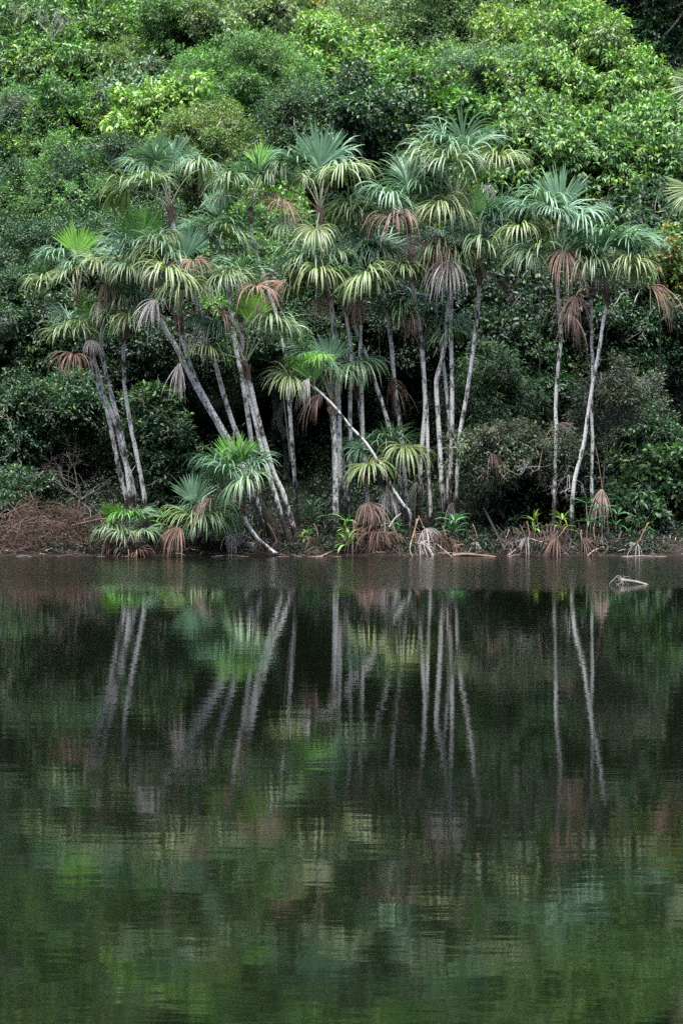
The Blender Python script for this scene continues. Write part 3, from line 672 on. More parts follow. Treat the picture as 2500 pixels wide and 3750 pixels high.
def tree(label, px, py, r, Y, lt, pal, scale=1.0, squash=.95, cover=.95, gaps=.30, lobes=28, wood='grey', twigs=100,
         tip=.12, cat='tree', name='broadleaf_tree', group='broadleaf trees on the wooded slope', foot=None, r2=None):
    c = P(px, py, Y)
    R = r * (1.3 if cat == 'tree' else 1.0) / FPX * (Y - CAMY)
    bx, by = c[0] + rng.normal(0, .25 * R), Y + rng.uniform(.1, .5) * R
    if foot: bx, by = P(foot[0], foot[1], foot[2])[:2]
    base = np.array([bx, by, terrain(bx, by)])
    root = empty(name, base, label, cat, group)
    p, v, lb, rads, tint = crown_points(c, R, lt, scale, squash, cover, gaps, lobes)
    mb = MB(); mb.add(*leaf_arrays(p, v, lt, pal, scale, tip, lt in ('fine', 'med', 'fern'), tint))
    mb.build('crown', M_LEAF, root, base)
    mb = MB(); wc = np.array(WOOD[wood])
    tr = max(.035, R * .045) if cat == 'tree' else .016
    fork = base + (c - base) * .6
    woody(mb, base - [0, 0, .15], fork, tr * 1.5, tr, .03, wc, sides=7)
    for q in lb:
        woody(mb, fork, q, tr * .5, tr * .2, .07, wc * rng.uniform(.8, 1.1))
    if twigs and len(p):
        for i in rng.choice(len(p), min(twigs, len(p)), replace=False):
            k = np.argmin(np.linalg.norm(lb - p[i], axis=1))
            woody(mb, lb[k], p[i] + v[i] * rng.uniform(.0, .3), tr * .22 + .004, .003, .10, wc * rng.uniform(.8, 1.4), sides=4)
    mb.build('trunk', M_TWIG, root, base, smooth=True)
    return root

HG = 'broadleaf trees on the wooded slope'
TREES = [
 # label, px, py, r, Y, leaf, palette, opts
 ('grey green fine leaved bush in the top corner above pale bare twigs', 70, 70, 190, 24, 'fine', 'blue', dict(twigs=160)),
 ('mid green rosette leaved tree beside the bare white shrub at the top', 300, 130, 160, 22, 'broad', 'mid', dict(tip=.3)),
 ('rounded bright green tree touching the top edge with lime tips', 520, 70, 165, 25, 'med', 'lime', dict(tip=.2)),
 ('green tree with hanging leaf rosettes below the bare white shrub', 110, 330, 200, 18, 'hang', 'mid', dict(tip=.3)),
 ('narrow olive fine leaved tree in the shady cleft of the upper slope', 385, 330, 130, 19, 'fine', 'olive', {}),
 ('dark tree with crooked grey limbs showing through its crown', 640, 220, 170, 22, 'med', 'mid', dict(gaps=.6, twigs=140)),
 ('pale lime tree with loose hanging leaves right of the crooked limbs', 850, 170, 210, 23, 'hang', 'pale', dict(tip=.2)),
 ('bright yellow lime tree just above the tallest palm of the leaning cluster', 590, 440, 125, 13, 'hang', 'lime', dict(tip=.55)),
 ('blue green rosette tree beside the yellow lime tree', 500, 370, 110, 15, 'hang', 'blue', {}),
 ('fine leaved dull green tree behind the pale lime crown', 920, 380, 200, 17, 'fine', 'mid', dict(tip=.06)),
 ('tree with amber orange young leaves near the top edge', 1130, 95, 130, 30, 'broad', 'amber', dict(tip=.45, gaps=.25)),
 ('lime tipped tree in the middle of the upper slope', 1230, 280, 160, 20, 'hang', 'lime', dict(tip=.3)),
 ('big pale grey green domed tree at the top of the slope', 1470, 150, 230, 24, 'med', 'pale', dict(tip=.05)),
 ('second grey green dome merging with the big pale dome', 1780, 130, 235, 25, 'med', 'pale', dict(tip=.04)),
 ('bright lime tree with drooping leaf clusters beside the dark ravine', 2060, 250, 210, 19, 'hang', 'lime', dict(tip=.35)),
 ('vivid green drooping tree stepping down below the ravine', 2270, 420, 200, 17, 'hang', 'lime', dict(tip=.25)),
 ('green tree with drooping clusters under the grey green domes', 1960, 430, 190, 16, 'hang', 'mid', dict(tip=.4)),
 ('dark tree with large pale oval leaves above the pink dead frond palm', 1500, 410, 170, 16, 'broad', 'mid', dict(scale=1.35, tip=.25)),
 ('dull grey green twiggy tree below the second dome', 1730, 380, 160, 17, 'fine', 'blue', dict(twigs=150)),
 ('dark green glossy tree above the central fan palm', 1310, 500, 165, 12, 'broad', 'dark', dict(tip=.15)),
 ('small leaved shaded tree behind the central fan palm', 1130, 480, 150, 13, 'fine', 'dark', {}),
 ('olive fine tree between the two tallest left palms', 770, 570, 150, 11, 'fine', 'olive', dict(twigs=110)),
 ('mid green hanging tree low on the slope by the edge palm', 2350, 640, 200, 13, 'hang', 'mid', dict(tip=.3)),
 ('bright tipped drooping tree behind the fan palm with the pink hanging frond', 2120, 640, 190, 12, 'hang', 'mid', dict(tip=.35)),
 ('dark drooping tree between the grey mop palm and the bright tipped tree', 1900, 620, 140, 11, 'hang', 'mid', dict(tip=.15)),
 ('grey green small leaved tree at the picture edge halfway up', 60, 560, 170, 16, 'fine', 'blue', {}),
 ('green tree with pale glints below the olive cleft tree', 290, 560, 180, 15, 'med', 'mid', dict(tip=.22)),
 ('shady tree below the glinting green tree', 420, 700, 150, 11, 'fine', 'dark', {}),
 ('dense small leaved dark tree left of the tall leaning palm', 250, 790, 175, 11, 'fine', 'mid', dict(tip=.03)),
 ('yellowish tipped dark tree by the edge above the yellow palm', 70, 810, 165, 12, 'fine', 'dark', dict(tip=.2)),
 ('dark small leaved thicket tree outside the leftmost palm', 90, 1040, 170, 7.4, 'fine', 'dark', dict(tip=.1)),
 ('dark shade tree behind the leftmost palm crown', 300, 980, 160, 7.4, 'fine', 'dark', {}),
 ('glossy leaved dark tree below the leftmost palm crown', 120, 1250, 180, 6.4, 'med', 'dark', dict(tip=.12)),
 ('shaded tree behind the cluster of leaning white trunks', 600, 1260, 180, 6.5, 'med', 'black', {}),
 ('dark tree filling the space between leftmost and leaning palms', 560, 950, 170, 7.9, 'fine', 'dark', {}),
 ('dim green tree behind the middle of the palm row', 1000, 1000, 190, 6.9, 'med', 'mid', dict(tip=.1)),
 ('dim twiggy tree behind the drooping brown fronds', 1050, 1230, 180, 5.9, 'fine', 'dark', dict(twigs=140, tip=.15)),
 ('small yellow green tree peeping between two left palm crowns', 990, 790, 100, 8.5, 'broad', 'lime', dict(tip=.2)),
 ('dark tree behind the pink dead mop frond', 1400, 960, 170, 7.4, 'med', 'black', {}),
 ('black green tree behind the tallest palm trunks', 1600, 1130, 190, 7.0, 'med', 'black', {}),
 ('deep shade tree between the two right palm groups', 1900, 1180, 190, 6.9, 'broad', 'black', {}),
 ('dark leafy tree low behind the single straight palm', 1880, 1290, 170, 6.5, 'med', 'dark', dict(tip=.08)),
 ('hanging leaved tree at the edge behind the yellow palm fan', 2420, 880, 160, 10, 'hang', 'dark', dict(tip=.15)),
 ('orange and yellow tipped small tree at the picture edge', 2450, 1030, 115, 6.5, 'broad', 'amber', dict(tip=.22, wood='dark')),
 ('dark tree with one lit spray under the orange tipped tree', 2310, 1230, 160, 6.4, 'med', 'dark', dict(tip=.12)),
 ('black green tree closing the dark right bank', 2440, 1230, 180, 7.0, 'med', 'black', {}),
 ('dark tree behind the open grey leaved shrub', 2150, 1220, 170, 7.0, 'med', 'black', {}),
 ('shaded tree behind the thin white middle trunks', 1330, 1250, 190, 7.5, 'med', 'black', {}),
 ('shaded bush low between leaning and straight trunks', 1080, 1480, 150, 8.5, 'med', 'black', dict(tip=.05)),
 ('tree at the dark ravine with dim leaves and grey twigs', 2440, 60, 130, 34, 'broad', 'black', dict(twigs=90)),
 ('dark tall tree added over the ravine at the top corner to shade it', 2440, -110, 230, 25, 'broad', 'dark', {}),  # crown mostly above the frame, added to cast shade into the ravine
 ('mid green tree at the top edge left of the grey domes', 880, 10, 150, 33, 'med', 'mid', dict(tip=.2)),
 ('dark tree at the top edge behind the amber crown', 1230, 10, 150, 36, 'med', 'dark', {}),
]
for L_, px, py, r, Y, lt, pal, op in TREES:
    tree(L_, px, py, r, Y, lt, pal, **op)

SG = 'shrubs along the bank'
SHRUBS = [
 ('dark evergreen shrub at the water edge on the far side of the dead brush', 50, 1560, 170, 4.5, 'med', 'dark', dict(tip=.06)),
 ('dim shrub above the tangle of bare white twigs', 270, 1480, 130, 5.0, 'med', 'dark', dict(tip=.10)),
 ('low glossy shrub at the corner of the bank', 40, 1850, 140, 3.0, 'med', 'dark', dict(tip=.08)),
 ('leafy shrub with yellow tips between the leaning palm groups', 560, 1500, 95, 3.8, 'broad', 'dark', dict(tip=.35, scale=.9)),
 ('grey green shrub leaning over the thin speckled trunk', 590, 1640, 130, 3.2, 'broad', 'dark', dict(tip=.1, scale=.9, gaps=.5)),
 ('dark lower shrub behind the young fan palms', 640, 1820, 115, 3.0, 'broad', 'black', dict(tip=.25)),
 ('tall dark feathery shrub beside the tallest palm group', 1800, 1500, 165, 3.2, 'fern', 'dark', dict(tip=.15, gaps=.4)),
 ('feathery dark shrub topping the tall feathery one', 1790, 1370, 110, 4.2, 'fern', 'dark', dict(tip=.2)),
 ('pale twigged shrub with sparse grey leaves holding a dead frond', 1820, 1650, 165, 1.7, 'fine', 'grey', dict(gaps=.75, cover=.6, wood='grey', twigs=100, tip=.12, scale=1.2, squash=.6, lobes=22, foot=(1850, 1850, 2.6))),
 ('sparse grey leaved shrub with crooked white twigs at the straight palm', 2020, 1640, 145, 1.7, 'fine', 'grey', dict(gaps=.8, cover=.6, wood='grey', twigs=70, tip=.1, scale=1.2, squash=.6, lobes=22, foot=(2060, 1850, 2.4))),
 ('open grey green shrub reaching out beside the paired palm trunks', 2240, 1430, 160, 2.0, 'fine', 'grey', dict(gaps=.9, cover=.6, wood='grey', twigs=90, tip=.06, scale=1.25, squash=.75, lobes=24, foot=(2190, 1800, 2.6))),
 ('bright large leaved bush in the corner of the dark bank', 2420, 1780, 150, 3.0, 'broad', 'dark', dict(scale=1.3, tip=.3)),
 ('medium green bush beneath the large leaved bush', 2330, 1900, 110, 2.2, 'hang', 'dark', dict(tip=.2)),
 ('dim bush behind the large leaved corner bush', 2380, 1620, 130, 4.5, 'med', 'dark', dict(tip=.08)),
 ('dark low bush behind the stilt roots', 1900, 1850, 110, 2.6, 'broad', 'black', dict(tip=.05)),
 ('dark low bush behind the seedling clump by the paired trunks', 2100, 1840, 110, 2.6, 'broad', 'black', dict(tip=.05)),
]
for L_, px, py, r, Y, lt, pal, op in SHRUBS:
    tree(L_, px, py, r, Y, lt, pal, cat='shrub', name='bank_shrub', group=SG, **op)

# uncountable undergrowth on the slope
def undergrowth():
    mb = MB()
    n = 60000
    x = rng.uniform(-13, 13, n); y = 6.0 + 35 * rng.random(n) ** 1.25
    x *= .78 + y / 50
    lump = 1 + .55 * np.sin(x * 1.9 + 2 * np.sin(y * .9)) * np.sin(y * 1.6 + x * .4) + .35 * np.sin(x * 4.3 + y * 3.1)
    h = np.sqrt(rng.random(n)) * np.clip((.35 + .085 * y) * lump, .1, 3.0)
    p = np.stack([x, y, terrain(x, y) + .05 + h], -1)
    ravine = (x > 8.6) & (y > 17)                   # ravine growth gets dark palettes, its deep shade painted into the leaves
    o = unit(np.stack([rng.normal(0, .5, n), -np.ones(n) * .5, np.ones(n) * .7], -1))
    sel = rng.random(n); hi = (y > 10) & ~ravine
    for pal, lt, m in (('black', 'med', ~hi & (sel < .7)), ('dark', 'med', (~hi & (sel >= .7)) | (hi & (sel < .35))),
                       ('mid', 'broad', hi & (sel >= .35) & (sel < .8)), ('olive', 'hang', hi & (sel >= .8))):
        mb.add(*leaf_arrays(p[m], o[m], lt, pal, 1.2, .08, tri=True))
    mb.build('undergrowth', M_LEAF, kind='stuff')
def ground_cover():
    mb = MB(); n = 12000
    x = rng.uniform(-9, 9, n); y = .25 + 6.6 * rng.random(n) ** 1.2
    k = (np.sin(x * 2.1 + 1) + np.sin(x * 4.7 + y * 2) + rng.normal(0, .6, n)) > -.6
    x, y = x[k], y[k]; n = len(x)
    p = np.stack([x, y, terrain(x, y) + .03 + rng.random(n) ** 2 * np.clip(y * .2, .1, .8)], -1)
    o = unit(np.stack([rng.normal(0, .5, n), -np.ones(n) * .4, np.ones(n) * .8], -1))
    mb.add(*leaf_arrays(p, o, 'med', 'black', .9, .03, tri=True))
    mb.build('ground_cover', M_LEAF, kind='stuff')
undergrowth()
ground_cover()

def bare_shrub(label, px, py, h, Y, colr, n=5, spread=.6, depth=4, seed=1, lean=0.0, up=1.0, thick=.02):
    base = P(px, py, Y); mb = MB()
    H = h / FPX * (Y - CAMY)
    r = np.random.default_rng(seed)
    def grow(p, d, L, rad, lev):
        m = 5; pts = [p]
        q = d.copy()
        for i in range(m):
            q = unit(q + r.normal(0, .16, 3)); pts.append(pts[-1] + q * L / m)
        tube(mb, np.array(pts), np.linspace(rad, rad * .6, m + 1), 4, np.array(colr) * r.uniform(.75, 1.15), cap=False)
        if lev < depth:
            for k in range(r.integers(2, 4)):
                i = r.integers(2, m + 1)
                dd = unit(q + r.normal(0, spread, 3) + np.array([0, 0, .15 * up]))
                grow(pts[i], dd, L * r.uniform(.5, .8), rad * .55, lev + 1)
    root = empty('bare_shrub', base, label, 'bare shrub', 'leafless shrubs')
    for k in range(n):
        grow(base.copy(), unit(np.array([r.normal(lean, .5), r.normal(0, .3), up])), H * r.uniform(.3, .45), thick, 0)
    mb.build('branches', M_TWIG, root, base, smooth=True)
bare_shrub('leafless white branched shrub high on the slope', 190, 150, 170, 16, (.27, .25, .24), 5, .55, 4, 3, thick=.011)
bare_shrub('thin grey twig tuft in the top corner', 75, 90, 130, 17, (.22, .21, .20), 8, .35, 3, 4, thick=.010)
bare_shrub('bare pale twig tangle under the leaning palm crowns', 745, 1330, 230, 2.6, (.42, .40, .38), 5, .7, 4, 5, thick=.009)
bare_shrub('bare twig tangle drooping over the dead brush', 300, 1830, 330, 2.2, (.13, .115, .105), 7, .7, 4, 6, up=.55, thick=.007)
bare_shrub('leafless twigs against the dark ravine at the top', 2320, 120, 200, 26, (.34, .33, .31), 4, .5, 4, 7, thick=.012)
bare_shrub('bare crooked twigs at the pale twigged shrub', 1900, 1740, 160, 1.2, (.42, .40, .37), 4, .7, 4, 8, up=.3, thick=.010)
bare_shrub('bare thin twigs hanging beside the grey broom frond', 2080, 1740, 150, 1.2, (.25, .23, .22), 4, .7, 4, 9, up=-.2, thick=.010)
# ------------------------------------------------------------------ bank: seedlings, dead fronds, sticks, drift log
def strap_leaf(mb, p, d, L, w_, droop, ca):
    m = 7; pts = [p]; dd = unit(d)
    for i in range(m - 1):
        pts.append(pts[-1] + dd * L / (m - 1)); dd = unit(dd + np.array([0, 0, -droop / (m - 1) * (.4 + 1.4 * i / m)]))
    pts = np.array(pts); t = unit(np.gradient(pts, axis=0))
    s = unit(np.cross(t, np.array([0, 0, 1.0]) + .2 * rng.normal(size=3))); nn = np.cross(s, t)
    tt = np.linspace(0, 1, m); pr = (w_ * np.minimum(1, .25 + 2.2 * tt) * (1 - np.clip((tt - .5) / .5, 0, 1) ** 1.6 * .95))[:, None]
    V = np.stack([pts - s * pr * .5 + nn * pr * .2, pts, pts + s * pr * .5 + nn * pr * .2], 1).reshape(-1, 3)
    b = np.arange(m - 1)[:, None] * 3
    F = np.vstack([b + np.array([[0, 1, 4, 3]]), b + np.array([[1, 2, 5, 4]])])
    mb.add(V, F, np.asarray(ca) * rng.uniform(.7, 1.3))

def seedling(label, px, py, h, n, c, w_=.045, L=.42, Y=None, stem=True):
    """upright stem with whorls of strap leaves"""
    Yb = ground_depth(px, py) if Y is None else Y
    b = P(px, py, Yb); b[2] = terrain(b[0], b[1])
    H = h / FPX * (Yb - CAMY)
    root = empty('palm_seedling', b, label, 'seedling', 'seedlings at the water edge')
    mb = MB()
    for lv in range(2):
        zc = b + np.array([rng.normal(0, .03), rng.normal(0, .03), H * (.55 + .45 * lv)])
        for k in range(n):
            a = k / n * 6.283 + rng.normal(0, .25); el = rng.uniform(.1, 1.1)
            d = np.array([math.cos(a) * math.cos(el), math.sin(a) * math.cos(el), math.sin(el)])
            strap_leaf(mb, zc, d, L * rng.uniform(.7, 1.15), w_, rng.uniform(.8, 2.0), c)
    mb.build('leaves', M_PALM, root, b)
    mb = MB(); tube(mb, spline(np.array([b - [0, 0, .05], b + [.02, 0, H * .5], b + [0, 0, H]]), 4), .011, 5, (.16, .15, .09))
    mb.build('stem', M_TWIG, root, b, smooth=True)
G1, G2, G3 = (.10, .24, .05), (.05, .15, .06), (.18, .28, .06)
for a in [
 ('pale stemmed seedling standing alone in the dark right of the root tangle', 1955, 1985, 75, 7, G3),
 ('lime seedling with drooping strap leaves at the straight palm foot', 2050, 1985, 80, 9, G3),
 ('tall dark seedling with two whorls in front of the paired trunks', 2145, 1995, 150, 7, G2, .055, .5),
 ('grey green seedling beside the hanging brown broom frond', 2200, 1985, 120, 7, G2, .05, .45),
 ('blue green seedling nearest the bright corner bush', 2250, 1975, 90, 7, G2, .05, .45),
 ('leafy dark seedling clump beneath the tall double trunks', 1660, 2000, 85, 12, G2, .06, .5),
 ('bright seedling above the pale stick at the water', 1265, 1985, 75, 8, G1),
 ('low spreading seedling right at the water line in the centre', 1275, 2025, 45, 10, G1, .05, .42),
 ('spiky blue green seedling beside the leaning palm bases', 1140, 1955, 80, 11, G2, .045, .5),
 ('small bright seedling below the spiky blue green one', 1120, 2005, 50, 6, G1, .05, .3),
 ('tiny bright seedling in the litter under the stemless palm', 812, 1995, 30, 6, G3, .04, .25),
 ('upright strap leaved seedling between the two stemless palms', 600, 1965, 70, 9, G1, .05, .5),
 ('drooping strap leaved seedling at the water between the stemless palms', 560, 2010, 50, 10, G2, .05, .45),
 ('dull seedling in the leaf litter right of the brown fallen skirt', 1440, 1985, 60, 9, G2, .05, .4),
 ('dull olive seedling behind the brown fallen skirt', 1335, 1960, 70, 9, (.12, .15, .06), .045, .42),
]:
    seedling(*a)

def loose_frond(label, hx, hy, Y, kind, s, ang, pet, tilt=None, group='dead palm fronds lying on the bank', colk=None, name='fallen_frond'):
    hub = P(hx, hy, Y); p0 = P(pet[0], pet[1], Y + .05)
    o = frond(None, hub, p0, hub, kind, s=s, ang=ang, colk=colk, name=name, pet_from=p0)
    o.location = [float(q) for q in hub]
    return tag(o, label, 'palm frond', group)
loose_frond('rust brown skirt of dead fronds drooping to the water in the centre', 1376, 1972, .35, 'dead', 1.05, -90, (1395, 1960))
loose_frond('flattened rust frond spread on top of the brown skirt', 1370, 1955, .5, 'dead', 1.25, 178, (1400, 1950))
loose_frond('rust frond lying to the other side on top of the brown skirt', 1385, 1955, .55, 'dead', 1.1, -5, (1360, 1950))
loose_frond('brown fan fallen flat on the water line under the stemless palms', 467, 2036, -.05, 'dead', .8, 60, (470, 2045), colk='dead')
loose_frond('second brown fan fallen beside the first on the water line', 500, 2034, 0.0, 'dead', .75, 20, (440, 2042))
loose_frond('brown broom frond hanging by a long stalk from the open shrub', 2203, 1788, 1.4, 'closed', 1.15, -88, (2178, 1635), group='dead fronds caught in shrubs', name='caught_frond')
loose_frond('tan tousled dead frond caught in the pale twigged shrub', 1795, 1655, 1.2, 'hang', .8, -70, (1770, 1640), group='dead fronds caught in shrubs', colk='dead', name='caught_frond')
loose_frond('bent tan frond draped on the sparse grey shrub', 2030, 1560, 1.0, 'closed', .6, 10, (1970, 1720), group='dead fronds caught in shrubs', name='caught_frond')
loose_frond('grey dead fan hanging between the tall double trunks', 1600, 1775, 2.4, 'grey', 1.2, -60, (1640, 1740), group='dead fronds caught in shrubs', name='caught_frond')
loose_frond('grey dead fan drooping at the foot of the tall double trunks', 1655, 1840, 2.2, 'grey', 1.2, -80, (1640, 1800), group='dead fronds caught in shrubs', name='caught_frond')
loose_frond('grey dead fan drooping to the other side of the double trunks', 1545, 1760, 2.6, 'grey', 1.0, -120, (1580, 1730), group='dead fronds caught in shrubs', name='caught_frond')
loose_frond('grey collapsed frond by the root tangle right of the brown skirt', 1555, 1935, .9, 'grey', 1.1, -60, (1530, 1890))
loose_frond('dull brown collapsed frond above the stick by the root tangle', 1590, 1965, .7, 'hang', 1.0, -30, (1545, 1930))
loose_frond('dead frond sagging by the bent young palm', 930, 1985, .6, 'grey', .9, -110, (960, 1940))
loose_frond('dead grey frond slumped beneath the tall dark seedling', 2180, 1990, .6, 'grey', .8, -80, (2170, 1930))
loose_frond('brown frond slumped at the straight palm foot', 2020, 1990, .6, 'hang', .8, -100, (2030, 1930))

loose_frond('ragged brown frond slumped beside the stemless bright palm', 395, 1970, 0.48, 'hang', 1.00, -60, (369, 1905))
loose_frond('ragged grey frond slumped under the bent young palm', 850, 1959, 0.31, 'grey', 0.94, -80, (812, 1914))
loose_frond('ragged brown frond slumped at the leaning trunk bases', 1010, 1988, 0.62, 'hang', 0.85, -100, (978, 1916))
loose_frond('ragged brown frond slumped below the blue green spiky seedling', 1160, 1968, 0.87, 'hang', 0.76, -140, (1148, 1917))
loose_frond('ragged brown frond slumped left of the rust skirt', 1290, 1967, 0.40, 'dead', 0.85, -140, (1292, 1905))
loose_frond('ragged brown frond slumped right of the rust skirt', 1455, 1993, 0.50, 'hang', 0.89, -100, (1432, 1915))
loose_frond('ragged grey frond slumped by the pale curved roots', 1530, 1985, 0.47, 'grey', 1.08, -40, (1523, 1900))
loose_frond('ragged brown frond slumped under the tall double trunks', 1640, 1973, 0.64, 'hang', 1.06, -40, (1619, 1926))
loose_frond('ragged grey frond slumped on the flat driftwood', 1745, 1982, 0.66, 'grey', 0.90, -100, (1729, 1919))
loose_frond('ragged brown frond slumped before the dark low bush', 1850, 1971, 0.79, 'hang', 0.77, -120, (1864, 1940))
loose_frond('ragged grey frond slumped by the lone pale seedling', 1930, 1972, 0.61, 'grey', 0.98, -140, (1928, 1909))
loose_frond('ragged brown frond slumped near the straight palm roots', 2040, 1967, 0.34, 'hang', 1.07, -140, (2075, 1928))
loose_frond('ragged brown frond slumped before the tall dark seedling', 2130, 1972, 0.41, 'hang', 0.90, -40, (2126, 1940))
loose_frond('ragged grey frond slumped under the bright corner bush', 2330, 1990, 0.42, 'grey', 0.86, -120, (2375, 1914))

def stick(label, pts, r, c=(.30, .24, .20), name='fallen_branch', cat='branch', group='fallen branches at the water line', Y=None):
    c = np.array(c) * .6
    w3 = []
    for q in pts:
        Yq = (ground_depth(q[0], q[1]) if Y is None else Y) if len(q) < 3 else q[2]
        w3.append(P(q[0], q[1], Yq))
    w3 = np.array(w3); b = w3[0].copy()
    sp = spline(w3, 5); k = np.linspace(1, .45, len(sp))
    mb = MB(); tube(mb, sp - b, r * k * (1 + .12 * rng.normal(size=len(sp))), 7, c)
    o = mb.build(name, M_TWIG, smooth=True); o.location = [float(q) for q in b]
    tag(o, label, cat, group)
STICKS = [
 ('long pale stick floating along the water under the bent palm', [(1180, 2038, -.05), (1100, 2042, -.1), (1020, 2040, -.1), (940, 2043, -.1)], .022, (.28, .20, .16)),
 ('pale thick root log lying in the water in front of the central seedlings', [(1250, 2040, 0), (1180, 2041, -.05), (1110, 2040, 0), (1060, 2030, .2)], .022, (.24, .175, .14)),
 ('pinkish stick rising from the water to the central seedling', [(1165, 2042, -.05), (1210, 2022, .25), (1250, 2003, .5)], .018, (.38, .24, .2)),
 ('white tipped log end poking out beside the fallen brown fan', [(342, 2041, -.15), (380, 2040, -.1), (440, 2042, 0), (500, 2040, .1)], .015, (.26, .24, .21)),
 ('pale curved root dropping to the water beneath the diagonal palm', [(1530, 1900, .9), (1512, 1960, .5), (1500, 2010, .1), (1512, 2043, -.1)], .016, (.30, .22, .17)),
 ('second pale root dropping to the water right of the first', [(1545, 1945, .5), (1550, 1990, .2), (1560, 2028, .0), (1568, 2043, -.1)], .013, (.26, .20, .16)),
 ('straight stick slanting into the water below the seedling clump', [(1595, 1990, .5), (1625, 2015, .2), (1660, 2043, -.1)], .020, (.30, .23, .18)),
 ('thick flat driftwood lying at the bank right of the slanting stick', [(1655, 2036, 0), (1700, 2030, .1), (1760, 2034, 0), (1815, 2040, -.05)], .045, (.20, .14, .11)),
 ('thin stick lying across the litter near the straight palm', [(1860, 2035, 0), (1900, 2000, .4), (1935, 1965, .8)], .014, (.28, .22, .18)),
 ('pale stick leaning by the tall dark seedling', [(2150, 2036, 0), (2175, 2015, .25), (2215, 2000, .4)], .020, (.40, .32, .26)),
 ('long thin stick at the water edge below the corner bush', [(2260, 2040, -.05), (2340, 2036, 0), (2440, 2038, 0)], .014, (.34, .28, .24)),
 ('brown rotten log in the litter below the stemless palm', [(700, 2008, .4), (780, 2000, .5), (850, 2005, .5)], .040, (.08, .055, .04)),
 ('short bleached stick at the water on the dead brush side', [(60, 2040, -.05), (90, 2036, 0), (130, 2040, -.05)], .013, (.17, .155, .14)),
 ('reddish stick at the water beside the short bleached stick', [(200, 2041, -.05), (240, 2034, .1), (275, 2032, .1)], .013, (.11, .065, .05)),
 ('bleached branch lying over the litter under the young bent palm', [(760, 2042, -.1), (830, 2034, .1), (900, 2038, 0), (960, 2044, -.1)], .016, (.28, .22, .18)),
 ('dark sloping branch above the stemless palms', [(600, 1780, 2.6), (640, 1750, 2.6), (690, 1715, 2.6)], .035, (.11, .085, .07)),
 ('broken pale slat of bark standing in the left trunks', [(465, 1770, 1.6), (478, 1735, 1.6), (497, 1705, 1.6)], .016, (.48, .45, .42)),
 ('white spathe scoop leaning beside the diagonal palm foot', [(1425, 1930, .6), (1445, 1900, .6), (1468, 1880, .6)], .026, (.42, .39, .36)),
 ('white upright peg standing in the brown skirt', [(1402, 1980, .3), (1408, 1940, .3), (1410, 1895, .3)], .017, (.34, .33, .33)),
 ('dark trunk snag leaning out of the litter right of the double trunks', [(1850, 2020, .3), (1810, 1940, 1.0), (1770, 1860, 1.5)], .045, (.035, .028, .025)),
]
for a in STICKS:
    stick(*a)
THIN = [
 ('thin dead trunk with a side fork in the dark gap behind the leaning cluster', [(1066, 1690, 3.2), (1050, 1560, 3.2), (1038, 1450, 3.2)], .026, (.22, .20, .17)),
 ('slim dim trunk behind the straight palm', [(1975, 1830, 3.2), (1974, 1500, 3.4), (1976, 1050, 3.6)], .02, (.05, .045, .042)),
 ('slim black trunk under the orange tipped tree', [(2410, 1850, 4), (2412, 1500, 4), (2418, 1150, 4)], .022, (.035, .03, .028)),
 ('slanting dark limb crossing the dark right bank', [(2480, 1540, 6.2), (2420, 1450, 6.2), (2370, 1405, 6.2), (2290, 1300, 6.2), (2230, 1270, 6.2)], .03, (.035, .03, .027)),
 ('pale slim trunk at the top edge above the amber tree', [(765, 90, 33), (766, 40, 33), (768, -40, 33)], .05, (.45, .43, .40)),
 ('short pale trunk piece showing beneath the pale lime tree', [(632, 330, 20.5), (632, 280, 20.5), (640, 215, 20.5)], .05, (.22, .20, .17)),
]
for a in THIN:
    stick(*a, name='slim_trunk', cat='tree trunk', group='slim trunks in the shade')

def litter():
    mb = MB(); n = 8000
    x = rng.uniform(-8.5, 8.5, n); y = rng.uniform(.1, 3.2, n) ** 1.0
    p = np.stack([x, y, terrain(x, y) + rng.uniform(0, .06, n)], -1)
    for i in range(n):
        a = rng.random() * 6.283; L = rng.uniform(.05, .4) * (1 if rng.random() < .8 else 2)
        d = np.array([math.cos(a), math.sin(a) * .6, rng.normal(.05, .16)]) * L
        q = np.array([p[i], p[i] + d * .5 + [0, 0, rng.uniform(0, .05)], p[i] + d])
        c = np.array([.046, .037, .031]) * rng.uniform(.2, 1.7)
        if rng.random() < .07: c = np.array([.36, .29, .25]) * rng.uniform(.6, 1.1)
        tube(mb, q, rng.uniform(.003, .009), 3, c, cap=False)
    mb.add(*leaf_arrays(p[:3000], np.tile([0, 0, .4], (3000, 1)), 'med', 'amber', .9, .9, tri=True)) if False else None
    mb.build('leaf_litter', M_TWIG, kind='stuff')
litter()

